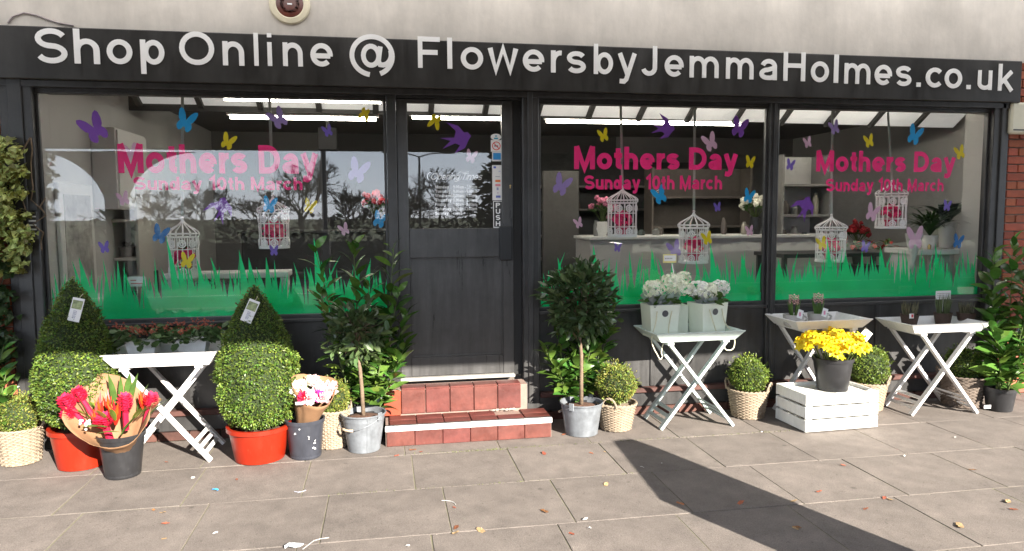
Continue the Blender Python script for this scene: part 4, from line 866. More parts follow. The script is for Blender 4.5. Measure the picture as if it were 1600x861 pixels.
# ------------------------------------------------------------------ hanging bird cages
def birdcage(px_, ytop, ybot, ystr, wpx, label, fl_label, seed, Y=.36):
    r_ = random.Random(seed); b = F(px_, ybot, Y); t = F(px_, ytop, Y); c = thing('birdcage', label, 'birdcage', b, 'white birdcages hung in the windows')
    Rr = (F(px_+wpx/2, ybot, Y).x - F(px_-wpx/2, ybot, Y).x)/2; H = t.z-b.z; hb = H*.66; x, y, z = b
    MB().lathe([(Rr*1.04, 0), (Rr*1.06, .006), (Rr*1.04, .018), (Rr*.98, .022), (0, .022)], 28, (x, y, z)).build('base', CAGEW, c, 40)
    br = MB(); n = 18
    for i in range(n):
        a = 2*pi*i/n; br.tube([(x+Rr*cos(a), y+Rr*sin(a), z+.02), (x+Rr*cos(a), y+Rr*sin(a), z+hb)], .0042, 5)
    br.build('bars', CAGEW, c)
    rg = MB(); ring = lambda r, zz, w=.004: rg.tube([(x+r*cos(k*pi/16), y+r*sin(k*pi/16), zz) for k in range(32)], w, 5, closed=True)
    ring(Rr, z+hb, .006); ring(Rr, z+hb*.70); ring(Rr, z+hb*.30); ring(Rr*1.08, z+hb+.025*H/.45, .005)
    rg.build('hoops', CAGEW, c)
    dm = MB(); top = z+H-.03
    for i in range(14):
        a = 2*pi*i/14; pts = []
        for k in range(9):
            u = k/8; tab = (1, 1.10, 1.10, .98, .76, .52, .30, .13, .03); rr = Rr*tab[k]
            pts.append((x+max(.006, rr)*cos(a), y+max(.006, rr)*sin(a), z+hb+(top-z-hb)*u))
        dm.tube(pts, .0042, 5)
    dm.build('dome', CAGEW, c)
    MB().lathe([(0, 0), (.012, .008), (.008, .02), (.014, .028), (0, .04)], 12, (x, y, top-.008)).build('finial', CAGEW, c, 40)
    for lev in (.12, .80):
        for i in range(5):
            a = -pi/2 + (i-2)*2*pi/9 + .15
            R3 = Matrix.Rotation(a+pi/2, 3, 'Z'); p = V((x+(Rr+.006)*cos(a), y+(Rr+.006)*sin(a), z+hb*lev+.012))
            mb = MB(); k = .030
            for (ra, rb) in ((k, k*.72), (k*.5, k*.28)):
                b0 = len(mb.v)
                for q in range(16):
                    t_ = 2*pi*q/16; f = 1+.1*(q % 2)
                    mb.v += [tuple(p + R3 @ V((ra*f*cos(t_), 0, ra*f*sin(t_)))), tuple(p + R3 @ V((rb*cos(t_), 0, rb*sin(t_)))), tuple(p + R3 @ V((ra*f*cos(t_), .005, ra*f*sin(t_)))), tuple(p + R3 @ V((rb*cos(t_), .005, rb*sin(t_))))]
                for q in range(16):
                    u, v = b0+4*q, b0+4*((q+1) % 16)
                    for f in ((u, v, v+1, u+1), (u, u+2, v+2, v), (u+1, v+1, v+3, u+3)): mb.f.append(list(f)); mb.m.append(0)
            for q in range(8):
                t_ = 2*pi*q/8; mb.bar(p + R3 @ V((k*.4*cos(t_), .003, k*.4*sin(t_))), p + R3 @ V((k*.8*cos(t_), .003, k*.8*sin(t_))), .004, .003)
            mb.build('rosette', CAGEW, c)
    s = F(px_+ystr[0], ystr[1], Y); MB().bar((x, y, top+.03), (s.x, y, 2.60), .022, .002, (0, 1, 0)).build('ribbon', RIBBON, c)
    fl = thing('flower_ball', fl_label, 'flowers', (x, y, z+.023), 'pink flower arrangements in the cages')
    mb = MB(); hz = hb*.62
    MB().lathe([(.045, 0), (.06, hz*.4), (.05, hz*.42), (0, hz*.42)], 14, (x, y, z+.0225)).build('bowl', M('deep_pink_pot', (.5, .03, .1), .4, .1), fl, 40)
    for i in range(46):
        a = r_.uniform(0, 2*pi); el = r_.uniform(-.2, 1.4); p = V((x+.07*cos(a)*cos(el), y+.07*sin(a)*cos(el), z+.022+hz*.6+.08*sin(el)))
        mb.blob(p, .02, rough=.3, seed=i) if False else mb.add([p+V(q)*.027 for q in ((1,0,0),(0,1,0),(-1,0,0),(0,-1,0),(0,0,1),(0,0,-1))], [(0,1,4),(1,2,4),(2,3,4),(3,0,4),(1,0,5),(2,1,5),(3,2,5),(0,3,5)])
    mb.build('petals', M('cage_pink_petal', (.95, .06, .24), .5, .15, 20, island=.2, trans=.3), fl)
    mb = MB()
    for i in range(14):
        a = r_.uniform(0, 2*pi); p = V((x, y, z+.022+hz*.85)); R3 = frame_to((cos(a), sin(a), r_.uniform(.6, 2))); mb.add([p + R3 @ V(q) for q in ((0,0,0),(.045,.018,.006),(.09,0,0),(.045,-.018,.006))], [(0,1,2,3)])
    mb.build('leaves', LEAFM, fl)
for i, (px_, yt, yb, st_, wp, lb) in enumerate(((289, 338, 433, (-4, 150), 46, 'low in the left window beneath a blue butterfly'), (429, 304, 388, (-8, 150), 46, 'high in the left window with a blue butterfly over it'),
        (972, 290, 370, (-2, 150), 42, 'above the counter under the word Sunday'), (1083, 328, 411, (3, 150), 41, 'low over the grass beside the yellow butterfly'),
        (1297, 334, 409, (4, 160), 39, 'low over the grass beside the grey bookcase'), (1391, 281, 357, (-3, 160), 38, 'beside the potted palm under the words 10th March'))):
    birdcage(px_, yt, yb, st_, wp, 'white wire birdcage ' + lb, 'pink flowers inside the birdcage ' + lb, i)

# ================================================================== PLANTS AND POTS ON THE PAVEMENT
def leaf_pts(L_, W_, curl=.15, fold=.12):
    # small four-corner leaf, 2 triangles folded on the midrib
    return [V((0, 0, 0)), V((L_*.5, W_/2, fold*W_)), V((L_, 0, -curl*L_)), V((L_*.5, -W_/2, fold*W_))]
def shell_leaves(mb, fn, n, L_, W_, rnd, nm=1, depth=.06, fill=1.0):
    # fn(rnd) -> point, outward normal
    for i in range(n):
        p, nr = fn(rnd); d = (rnd.random()**2)*depth
        p = p - nr*d
        dr = (nr*rnd.uniform(.15, 1.1) + V((rnd.gauss(0, 1), rnd.gauss(0, 1), rnd.gauss(.25, 1)))*.6).normalized()
        R3 = frame_to(dr, (rnd.gauss(0, .6), rnd.gauss(0, .6), 1), rnd.uniform(-.7, .7)); k = rnd.uniform(.7, 1.25)
        mb.cm = rnd.randrange(nm)
        mb.add([p + R3 @ (q*k) for q in leaf_pts(L_, W_)], [(0, 1, 2), (0, 2, 3)])
    mb.cm = 0
def profile_fn(prof, c, bump=.03):
    # surface of revolution with lumps; samples by area
    A = []
    for (r0, z0), (r1, z1) in zip(prof, prof[1:]): A.append((r0+r1)*sqrt((r1-r0)**2+(z1-z0)**2))
    tot = sum(A); c = V(c)
    def f(rnd):
        u = rnd.random()*tot; i = 0
        while u > A[i] and i < len(A)-1: u -= A[i]; i += 1
        (r0, z0), (r1, z1) = prof[i], prof[i+1]; t = rnd.random(); r = r0+(r1-r0)*t; z = z0+(z1-z0)*t; a = rnd.uniform(0, 2*pi)
        n2 = V((z1-z0, 0, -(r1-r0))).normalized() if (z1-z0) or (r1-r0) else V((1, 0, 0))
        nr = V((cos(a)*n2.x, sin(a)*n2.x, n2.z))
        k = 1 + bump*noise.noise(V((cos(a)*r*9, sin(a)*r*9, z*9)) + c*3)*2
        return c + V((cos(a)*r*k, sin(a)*r*k, z)), nr
    return f
def round_pot(t, x, y, r0, r1, h, mat, rim=.012, name='pot', soil=True, z=0, lip=True):
    pr = [(r0*.9, 0), (r0, .006), (r1, h-.03)] + ([(r1+rim, h-.03), (r1+rim, h)] if lip else [(r1, h)]) + [(r1-.006, h), (r1-.012, h-.035), (r1-.014, h-.05)]
    o = MB().lathe(pr, 40, (x, y, z)).build(name, mat, t, 35)
    if soil: 
        s = MB().lathe([(r1-.012, h-.045), (r1*.6, h-.038), (r1*.3, h-.03), (0, h-.03)], 24, (x, y, z), fn=lambda t_, zz: 1).build('soil', SOIL, t, True)
    return o
def topiary(x, y, label, seed, prof, pot, taglab, tg):
    t = thing('topiary', label, 'topiary', (x, y, 0), 'clipped box topiaries in orange pots')
    round_pot(t, x, y, *pot, ORPOT, .016)
    rnd = random.Random(seed); mb = MB()
    MB().lathe([(max(0, r*.93-.008), z) for r, z in prof], 28, (x, y, 0)).build('dark_core', CORE_SHADE, t, True)
    fn = profile_fn(prof, (x, y, 0), .075)
    shell_leaves(mb, fn, 16000, .0175, .0118, rnd, 2, .028)
    for i in range(150):                             # stray shoots
        p, nr = fn(rnd)
        for j in range(4):
            R3 = frame_to((nr + V((rnd.gauss(0, .7), rnd.gauss(0, .7), rnd.gauss(.3, .5)))).normalized()); mb.cm = rnd.randrange(2)
            mb.add([p + nr*(.007*j) + R3 @ q for q in leaf_pts(.02, .013)], [(0, 1, 2), (0, 2, 3)])
    mb.build('foliage', [BOXL, BOXD], t)
    # price tag hung on the crown
    c = F(*tg[0], tg[2]); a = radians(tg[1]); L_, W_ = .155, .072
    R3 = Matrix.Rotation(a, 3, 'Y') @ Matrix.Rotation(-.12, 3, 'X'); g = thing('price_tag', taglab, 'price tag', c, 'white price tags on the topiaries')
    P = lambda u, v, d=0: c + R3 @ V((u, -d, v))
    def plate(u0, v0, u1, v1, d0, d1):
        mb = MB(); mb.add([P(u0, v0, d0), P(u1, v0, d0), P(u1, v1, d0), P(u0, v1, d0), P(u0, v0, d1), P(u1, v0, d1), P(u1, v1, d1), P(u0, v1, d1)], [(0,1,2,3),(4,7,6,5),(0,4,5,1),(1,5,6,2),(2,6,7,3),(3,7,4,0)]); return mb
    plate(-W_/2, -L_/2, W_/2, L_/2, 0, .003).build('card', PAPERW, g)
    plate(-W_/2+.006, .005, W_/2-.006, L_/2-.016, .0031, .0042).build('plant_picture', M('plant_photo_print', (.12, .17, .05), .4, .6, 30, c2=(.3, .35, .15)), g)
    mb = MB(); u0 = -.052; i = 0
    for gx, st in text_strokes('\u00a365.00', .14, .1)[0]:
        for p in st:
            i += 1
            ribbon(mb, p, .14, 0, 0, lambda q: (-.068+(gx+q.x)*.0135*.95, q.y*.020-.012), i*.0001)
    # text runs down the tag
    mb.v = [tuple(P(vz+.0, vx, .0036-vy)) for vx, vy, vz in [(-.0-(v[0]+.068)+(-.006), v[1], v[2]) for v in mb.v]]
    mb.build('price_lettering', M('blue_grey_ink', (.25, .26, .36), .6), g)
    MB().tube([P(0, L_/2-.008, .001), P(.004, L_/2+.015, -.01), P(.0, L_/2+.03, -.05)], .0015, 4).build('string', ROPE, g)
    return t
PT2 = [(.0, .24), (.12, .245), (.178, .28), (.218, .335), (.246, .40), (.262, .48), (.264, .56), (.255, .65), (.243, .72), (.226, .80), (.202, .87), (.170, .94), (.134, 1.01), (.096, 1.08), (.055, 1.145), (.02, 1.195), (0, 1.21)]
topiary(-.885, -.53, 'clipped box topiary with cone top, full in view beside the kraft bouquet', 1, PT2, (.165, .20, .245), 'white price tag tilted on the topiary by the kraft bouquet', ((391, 486), 24, -.67))
PT1 = [(r*.95, z*1.03+.03) for r, z in PT2]
topiary(-2.055, -.44, 'clipped box topiary with cone top, behind the red flower bouquet', 2, PT1, (.15, .185, .275), 'white price tag nearly upright on the topiary behind the red bouquet', ((119, 484), 14, -.58))

def basket_mesh(t, x, y, r0, r1, h, mat):
    mb = MB(); rows = 19; ns = 18; seg = ns*2
    for i in range(rows):
        z = .012 + (h-.03)*i/(rows-1); r = r0+(r1-r0)*i/(rows-1); b = len(mb.v); th = (h-.03)/rows*.62
        for k in range(seg):
            a = pi*k/ns; off = .0055*(1 if (k+i) % 2 else -1)
            for (dr, dz) in ((0, -th), (.006, 0), (0, th), (-.006, 0)):
                rr = r+off+dr; mb.v.append((x+rr*cos(a), y+rr*sin(a), z+dz))
        for k in range(seg):
            k2 = (k+1) % seg
            for q in range(4): mb.f.append([b+4*k+q, b+4*k+(q+1) % 4, b+4*k2+(q+1) % 4, b+4*k2+q]); mb.m.append(0)
    mb.build('weave', mat, t, 50)
    st = MB()
    for k in range(ns):
        a = 2*pi*(k+.5)/ns; st.tube([(x+r0*cos(a), y+r0*sin(a), .004), (x+r1*cos(a), y+r1*sin(a), h-.008)], .0042, 5)
    st.lathe([(r0-.004, .004), (r1-.010, h-.012), (r1*.9, h-.03), (0, h-.03)], 26, (x, y, 0)); st.build('stakes', mat, t)
    rm = MB(); N = 72
    for ph in (0, pi):
        rm.tube([(x+(r1+.004+.006*cos(k*2*pi*14/N+ph))*cos(2*pi*k/N), y+(r1+.004+.006*cos(k*2*pi*14/N+ph))*sin(2*pi*k/N), h-.004+.006*sin(k*2*pi*14/N+ph)) for k in range(N)], .0065, 5, closed=True)
    rm.build('rim', mat, t, 50)
def basket_handle(t, x, y, r1, h, a, mat, hh=.075, wd=.055):
    # arched side handle at angle a
    c = V((x+(r1+.004)*cos(a), y+(r1+.004)*sin(a), h-.01)); s = V((-sin(a), cos(a), 0)); o = V((cos(a), sin(a), 0)); mb = MB(); N = 26
    for ph in (0, pi):
        pts = []
        for k in range(N+1):
            u = pi*k/N; pts.append(c + s*(wd*cos(u)) + V((0, 0, hh*sin(u))) + o*(.02*sin(u)) + (o*cos(u*7+ph) + V((0, 0, 1))*sin(u*7+ph))*.0045)
        mb.tube(pts, .0055, 5)
    mb.build('handle', mat, t, 50)
def ball_basket(x, y, r0, r1, h, rb, zc, label, seed, leaf=BOXY, handles=(-.6, 2.5), wick=WICK, n=4200, sq=.95, lf=.017):
    t = thing('box_ball_basket', label, 'potted box ball', (x, y, 0), 'box balls in wicker baskets')
    basket_mesh(t, x, y, r0, r1, h, wick)
    for a in handles: basket_handle(t, x, y, r1, h, a, wick)
    prof = [(rb*max(.0, sin(pi*k/14)), zc - rb*sq*cos(pi*k/14)) for k in range(15)]
    MB().lathe([(r*.9, zc+(z-zc)*.9) for r, z in prof], 20, (x, y, 0)).build('dark_core', CORE_SHADE, t, True)
    rnd = random.Random(seed); mb = MB(); shell_leaves(mb, profile_fn(prof, (x, y, 0), .10), n, lf, lf*.62, rnd, 2, .03)
    for i in range(60):                              # stray shoots breaking the outline
        a, e = rnd.uniform(0, 2*pi), rnd.uniform(-.2, 1.4); nr = V((cos(a)*cos(e), sin(a)*cos(e), sin(e))); p = V((x, y, zc)) + nr*rb
        for j in range(5):
            R3 = frame_to((nr + V((rnd.gauss(0, .7), rnd.gauss(0, .7), rnd.gauss(.2, .5)))).normalized()); mb.cm = j % 2
            mb.add([p + nr*(.008*j) + R3 @ q for q in leaf_pts(lf, lf*.6)], [(0, 1, 2), (0, 2, 3)])
    mb.build('foliage', [leaf, BOXL], t); return t
ball_basket(-2.50, -.30, .115, .142, .25, .135, .33, 'box ball in a pale wicker basket beneath the laurel and the ivy', 11, handles=(pi+.5, .2))
ball_basket(-.405, -.36, .10, .125, .28, .125, .36, 'box ball in a pale wicker basket wedged between the two buckets', 12, leaf=BOXY, handles=(.6,))
ball_basket(1.76, -.345, .115, .152, .215, .155, .355, 'box ball in a pale wicker basket right beside the galvanised bay tree bucket', 13, handles=(-2.2, 1.2))
ball_basket(2.94, -.225, .125, .158, .235, .150, .345, 'box ball in a pale wicker basket between the green and the white tray tables', 14, leaf=BOXL, handles=(-.75, 2.4))
ball_basket(4.05, -.22, .11, .145, .24, .165, .375, 'box ball in a pale wicker basket behind the white crate', 15, leaf=BOXL, handles=(-.8, 2.4))
ball_basket(4.93, -.26, .145, .175, .27, .145, .36, 'dark bushy box in a grey brown basket under the laurel by the bricks', 16, leaf=BOXD, handles=(pi-.4,), wick=WICKD)

# laurels and bays with separate leaves
def leaf_mesh(name, mat, L_=1., W_=.42, curl=.18, fold=.16, seed=0):
    mb = MB(); us = (0, .16, .38, .62, .84, 1); W = (0.02, .72, 1, .9, .5, .01); r = random.Random(seed); tw_ = r.uniform(-.25, .25)
    for u, ww in zip(us, W):
        zc = -curl*u*u*L_ + .06*L_*sin(u*pi)
        for sd in (-1, 0, 1):
            v = V((u*L_, sd*ww*W_/2, zc + abs(sd)*fold*ww*W_/2)); 
            v.yz = (v.y*cos(tw_*u)-(v.z-zc)*sin(tw_*u), zc+v.y*sin(tw_*u)+(v.z-zc)*cos(tw_*u)); mb.v.append(tuple(v))
    for i in range(5):
        for k in (0, 1):
            a = i*3+k; mb.f.append([a, a+3, a+4, a+1]); mb.m.append(0)
    return mb.data(name, mat, smooth=True)
LAURM = [leaf_mesh('leaf', LAUR, seed=i, curl=c, W_=ww) for i, (c, ww) in enumerate(((.12, .42), (.3, .46), (.05, .38), (.22, .44)))]
LAURYM = [leaf_mesh('leaf', LAURY, seed=i+9, curl=c, W_=.36) for i, c in enumerate((.1, .25))]
def laurel(x, y, label, stems, per, ll, seed, potr=.11, poth=.22, pot=BLKPOT, z0=.15, young=.25, cat='laurel', grp='potted laurels', lowest=.08):
    rnd = random.Random(seed); t = thing('laurel', label, cat, (x, y, 0), grp)
    if pot: round_pot(t, x, y, potr*.8, potr, poth, pot, .01)
    st = MB(); cnt = 0
    for (dx, dy, h, lean) in stems:
        p0 = V((x+dx*.25, y+dy*.25, z0)); p1 = V((x+dx, y+dy, h)); mid = (p0+p1)/2 + V((rnd.gauss(0, .02), rnd.gauss(0, .02), .03))
        pts = [p0*(1-u)**2 + mid*2*u*(1-u) + p1*u*u for u in [k/8 for k in range(9)]]
        st.tube(pts, [.008*(1-.75*k/8) for k in range(9)], 6)
        for i in range(per):
            u = lowest + (1-lowest)*(i+rnd.random()*.6)/per; u = min(u, 1.0)
            p = p0*(1-u)**2 + mid*2*u*(1-u) + p1*u*u
            a = i*2.4 + rnd.gauss(0, .4); up = .35 + .9*u*u + rnd.gauss(0, .25)
            d = V((cos(a), sin(a), up)).normalized()
            if d.y > .5 and p.y > -.22: d.y *= -.6
            L_ = ll*rnd.uniform(.72, 1.15)*(1 - .3*max(0, u-.75)/.25)
            yg = rnd.random() < young*(.4+u)
            me = rnd.choice(LAURYM) if yg else rnd.choice(LAURM)
            R3 = frame_to(d, (0, 0, 1), rnd.gauss(0, .5)); m4 = R3.to_4x4() @ Matrix.Diagonal((L_, L_, L_, 1)); m4.translation = p + d*.012
            inst('leaf', me, t, m4); cnt += 1
    st.build('stem', STEM, t, True)
    return t
rS = random.Random(5)
laurel(-.17, -.21, 'tall leafy laurel behind the standard bay, against the door side of the window', [(-.34, .02, 1.46, 0), (-.30, -.08, 1.15, 0), (-.06, .06, 1.48, 0), (.05, -.03, 1.2, 0), (.24, .03, 1.47, 0), (.27, -.06, 1.12, 0), (.17, -.12, .85, 0), (.33, -.02, .95, 0), (-.05, -.15, .8, 0), (.30, -.1, .7, 0)], 30, .175, 21, .14, .24, lowest=.12)
laurel(1.50, -.16, 'bushy laurel behind the bay tree, beside the door pillar', [(-.28, -.1, .62, 0), (-.18, -.04, .75, 0), (-.1, .06, 1.0, 0), (.06, .05, 1.05, 0), (.2, .02, 1.02, 0), (.28, 0, .85, 0), (.1, -.1, .7, 0), (-.2, -.12, .5, 0), (.32, .02, .98, 0), (-.05, -.12, .6, 0)], 29, .155, 22, .11, .22, lowest=.1)
laurel(5.12, -.46, 'large glossy laurel in a black pot by the red bricks', [(-.2, -.12, .72, 0), (-.15, -.02, 1.0, 0), (-.06, .08, 1.35, 0), (.12, .06, 1.46, 0), (.22, -.06, 1.3, 0), (.1, -.15, .95, 0), (.28, .05, 1.4, 0), (-.12, -.16, .55, 0), (.05, -.2, .6, 0), (.28, -.16, .8, 0), (-.02, .1, 1.2, 0)], 27, .19, 23, .12, .2, lowest=.1, young=.1)
laurel(-2.72, -.30, 'glossy laurel with broad leaves at the ivy end of the shop', [(.1, -.1, .72, 0), (.16, .0, .62, 0), (-.05, .05, .85, 0), (.04, -.12, .55, 0), (.2, -.08, .5, 0), (-.15, -.05, .7, 0), (.12, .08, .8, 0)], 14, .14, 24, .12, .2, young=.12)
lbl = MB(); c = F(1544, 636, -.575); lbl.bev((c.x-.035, -.572, c.z-.014), (c.x+.03, -.567, c.z+.014), .001); 
pt_lab = lbl.build('pot_label', PAPERW, [o for o in COL.objects if o.name.startswith('laurel.002')][0])

def galv_bucket(t, x, y, r0, r1, h, ha):
    MB().lathe([(r0*.96, .0), (r0, .004), (r0*1.01, .02), (r1*.985, h-.012), (r1+.006, h-.012), (r1+.008, h-.004), (r1+.004, h), (r1-.004, h-.003), (r1-.006, h-.05)], 44, (x, y, 0)).build('bucket', GALV, t, 35)
    mb = MB(); mb.bar((x+r0*1.005*cos(ha-.6), y+r0*1.005*sin(ha-.6), .01), (x+(r1+.001)*cos(ha-.6), y+(r1+.001)*sin(ha-.6), h-.012), .008, .004, (cos(ha-.6), sin(ha-.6), 0)); mb.build('seam', GALV, t)
    for s in (0, pi):
        a = ha+s; c = V((x+(r1+.006)*cos(a), y+(r1+.006)*sin(a), h-.01)); R3 = Matrix.Rotation(a, 3, 'Z'); mb = MB(); mb.bev((-.004, -.02, -.03), (.006, .02, .028), .003); mb.v = [tuple(c + R3 @ V(v)) for v in mb.v]; mb.build('ear', GALV, t)
    a0, a1 = ha, ha+pi; pts = []
    for k in range(21):
        u = k/20; a = a0 - pi*u if True else 0; rr = r1+.012; pts.append((x+rr*cos(a), y+rr*sin(a), h-.012 - .085*sin(pi*u)))
    MB().tube(pts, .0032, 6).build('wire_handle', GALV, t)
    mid = V(pts[10]); MB().tube([V(pts[8]), V(pts[9]), mid, V(pts[11]), V(pts[12])], .009, 8).build('grip', M('pale_wood', (.6, .45, .32), .6), t, True)
    MB().lathe([(r1-.008, h-.045), (r1*.6, h-.034), (r1*.25, h-.026), (0, h-.026)], 24, (x, y, 0)).build('soil', SOIL, t, True)
def bay_tree(x, y, label, r0, r1, h, tz, crown, seed, ha, lean, nl=900, ll=.065):
    rnd = random.Random(seed); t = thing('bay_tree', label, 'bay tree', (x, y, 0), 'standard bay trees in galvanised buckets')
    galv_bucket(t, x, y, r0, r1, h, ha)
    (cx, cy, cz, cr, cv) = crown
    pts = [V((x, y, h-.04)), V((x+lean*.3, y, h+(tz-h)*.35)), V((x+lean*.8, y, h+(tz-h)*.7)), V((cx, cy, tz)), V((cx, cy, cz))]
    MB().tube(pts, [.016, .014, .0135, .012, .008], 10).build('trunk', BARK, t, True)
    br = MB(); mb = MB()
    for i in range(22):
        d = V((rnd.gauss(0, 1), rnd.gauss(0, 1), rnd.gauss(.3, .8))).normalized(); br.tube([V((cx, cy, tz+.02)), V((cx, cy, cz)) + d*cr*.4, V((cx+d.x*cr*.85, cy+d.y*cr*.85, cz+d.z*cv*.85))], [.006, .004, .002], 5)
    br.build('limb', BARK, t, True)
    for i in range(nl):
        d = V((rnd.gauss(0, 1), rnd.gauss(0, 1), rnd.gauss(0, 1))).normalized(); k = rnd.uniform(.35, 1.0)**.6
        k *= 1 + (.55 if nl < 500 else .32)*noise.noise(d*2.6 + V((seed, 0, 0)))*1.5
        p = V((cx+d.x*cr*k, cy+d.y*cr*k, cz+d.z*cv*k)); dr = (d*.9 + V((rnd.gauss(0, .6), rnd.gauss(0, .6), rnd.gauss(.35, .5)))).normalized()
        R3 = frame_to(dr, (0, 0, 1), rnd.gauss(0, .7)); L_ = ll*rnd.uniform(.7, 1.2); W_ = L_*.48
        q = [V((0, 0, 0)), V((L_*.35, W_/2, .004)), V((L_*.75, W_*.38, -.002)), V((L_, 0, -.12*L_)), V((L_*.75, -W_*.38, -.002)), V((L_*.35, -W_/2, .004)), V((L_*.45, 0, -.004))]
        mb.add([p + R3 @ v for v in q], [(0, 1, 6), (1, 2, 6), (2, 3, 6), (3, 4, 6), (4, 5, 6), (5, 0, 6)])
    mb.build('crown', BAYL, t)
    return t
bay_tree(-.175, -.47, 'small standard bay tree in a galvanised bucket beside the red step', .115, .155, .275, .72, (-.215, -.47, .86, .19, .21), 31, -.75, -.02, 330, .088)
bay_tree(1.465, -.40, 'taller round headed standard bay tree in a galvanised bucket by the door pillar', .125, .16, .25, .76, (1.45, -.40, 1.03, .238, .26), 32, -2.3, .0, 1150, .082)

# ivy on the left hand bricks
def ivy(label, regs, mats, seed, name='climbing_ivy'):
    rnd = random.Random(seed); t = thing(name, label, 'ivy', (-2.75, -.02, 1.2)); mb = MB(); st = MB()
    for (x0, x1, z0, z1, n, th, sz) in regs:
        for i in range(n):
            x, z = rnd.uniform(x0, x1), rnd.uniform(z0, z1)
            if noise.noise(V((x*6, z*6, seed))) < -.36: continue
            if x > x1 - .13*abs(noise.noise(V((z*7, 2, seed))))*2 or z < z0 + .22*max(0, noise.noise(V((x*8, 3, seed)))): continue
            edge = .06*noise.noise(V((z*9, 1, seed)))
            y = -.05 - th*rnd.random() ; p = V((x+edge, y, z)); L_ = sz*rnd.uniform(.6, 1.25); d = V((rnd.gauss(0, .7), -.6-rnd.random(), rnd.gauss(-.7, .5))).normalized(); R3 = frame_to(d, (0, -1, .5), rnd.gauss(0, .6))
            q = [V((0, 0, 0)), V((.1*L_, .42*L_, .0)), V((.42*L_, .34*L_, .05*L_)), V((L_, 0, -.06*L_)), V((.42*L_, -.34*L_, .05*L_)), V((.1*L_, -.42*L_, 0)), V((.35*L_, 0, -.03*L_))]
            mb.cm = rnd.randrange(len(mats)); mb.add([p + R3 @ v for v in q], [(0, 1, 6), (1, 2, 6), (2, 3, 6), (3, 4, 6), (4, 5, 6), (5, 0, 6)])
        for k in range(6):
            x = rnd.uniform(x0, x1); st.tube([(x+rnd.gauss(0, .03), -.03-rnd.random()*.03, z0+(z1-z0)*q/6) for q in range(7)], .005, 5)
    st.build('vine_stem', BARK, t); mb.build('leaves', mats, t)
ivy('pale variegated ivy hanging over the bricks and the black corner post', [(-3.0, -2.42, 1.72, 2.24, 1900, .2, .05), (-3.0, -2.40, 1.45, 1.82, 1500, .2, .05), (-3.0, -2.45, 1.30, 1.50, 500, .14, .05)], [IVYL, BOXY], 41)
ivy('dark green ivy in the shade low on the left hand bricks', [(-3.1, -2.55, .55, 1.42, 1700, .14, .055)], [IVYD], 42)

# ------------------------------------------------------------------ folding tray tables
def tray_table(x, y, rot, zt, sx, mat, label, seed, depth=.38, th_=.088):
    t = thing('tray_table', label, 'tray table', (x, y, 0), 'folding tray tables')
    Mx = Matrix.Translation((x, y, 0)) @ Matrix.Rotation(rot, 4, 'Z'); zl = zt-th_
    def mk(name, mb): mb.xf(Mx); return mb.build(name, mat, t)
    w_ = .30*sx; hy = depth/2
    for (s, yy) in ((1, hy), (-1, hy-.028)):
        for sy in (-1, 1):
            mk('leg', MB().bar((-s*w_*.80, sy*yy, zl-.004), (s*w_, sy*yy, .004), .022, .042, (0, 1, 0)))
        for k, u in enumerate((.80, .86, .92)):
            px_ = -s*w_*.80 + (s*w_*1.8)*u; pz = (zl-.004)*(1-u)
            mk('rung', MB().bar((px_, -yy+.012, pz), (px_, yy-.012, pz), .028, .012, (s*.6, 0, .8)))
        mk('top_rail', MB().bar((-s*w_*.80, -yy-.02, zl+.004), (-s*w_*.80, yy+.02, zl+.004), .05, .018))
    bt = MB()
    for sy in (-1, 1): bt.tube([(w_*.1-.0, sy*(hy-.045), zl*.5), (w_*.1, sy*(hy+.014), zl*.5)], .007, 8)
    bt.xf(Mx).build('pivot_bolt', M('dull_steel', (.35, .35, .36), .4, .1, 10, metal=.8), t)
    bx0, by0 = .31*sx, .185; tx0, ty0 = .375*sx, .235; z0, z1 = zl+.014, zt; th = .014
    mk('tray_bottom', MB().bev((-bx0, -by0, z0), (bx0, by0, z0+.012), .003))
    def side(b0, b1, t1, t0, n):
        b0, b1, t1, t0 = [V(q) for q in (b0, b1, t1, t0)]; n = V(n)*th; mb = MB()
        mb.add([b0, b1, t1, t0, b0+n, b1+n, t1+n, t0+n], [(0, 3, 2, 1), (4, 5, 6, 7), (0, 1, 5, 4), (1, 2, 6, 5), (2, 3, 7, 6), (3, 0, 4, 7)]); return mk('tray_side', mb)
    side((-bx0, -by0, z0+.001), (bx0, -by0, z0+.001), (tx0, -ty0, z1), (-tx0, -ty0, z1), (0, .9, .3))
    side((-bx0, by0, z0+.001), (bx0, by0, z0+.001), (tx0, ty0, z1), (-tx0, ty0, z1), (0, -.9, .3))
    for s in (-1, 1):
        side((s*bx0, -by0+.002, z0+.0005), (s*bx0, by0-.002, z0+.0005), (s*tx0, ty0-.004, z1-.0015), (s*tx0, -ty0+.004, z1-.0015), (-s*.9, 0, .3))
        nrm = V((s*(z1-z0), 0, -(tx0-bx0))).normalized(); cc = V((s*(bx0+tx0)/2, 0, (z0+z1)/2+.006)) + nrm*.0015; up_ = V((tx0-bx0, 0, (z1-z0)))*1.0; up_ = V((s*(tx0-bx0), 0, z1-z0)).normalized()
        mb = MB(); mb.add([cc + V((0, .05*cos(q*pi/10), 0)) + up_*(.017*sin(q*pi/10)) for q in range(20)] + [cc - nrm*.002 + V((0, .05*cos(q*pi/10), 0)) + up_*(.017*sin(q*pi/10)) for q in range(20)], [list(range(20)) if s < 0 else list(range(20))[::-1]] + [[q, (q+1) % 20, 20+(q+1) % 20, 20+q] for q in range(20)])
        mb.xf(Mx).build('slot_shade_plate', M('slot_shade', (.16, .15, .14), .8, .1), t)  # dark oval plate stands in for the shaded hand hole
    return Mx
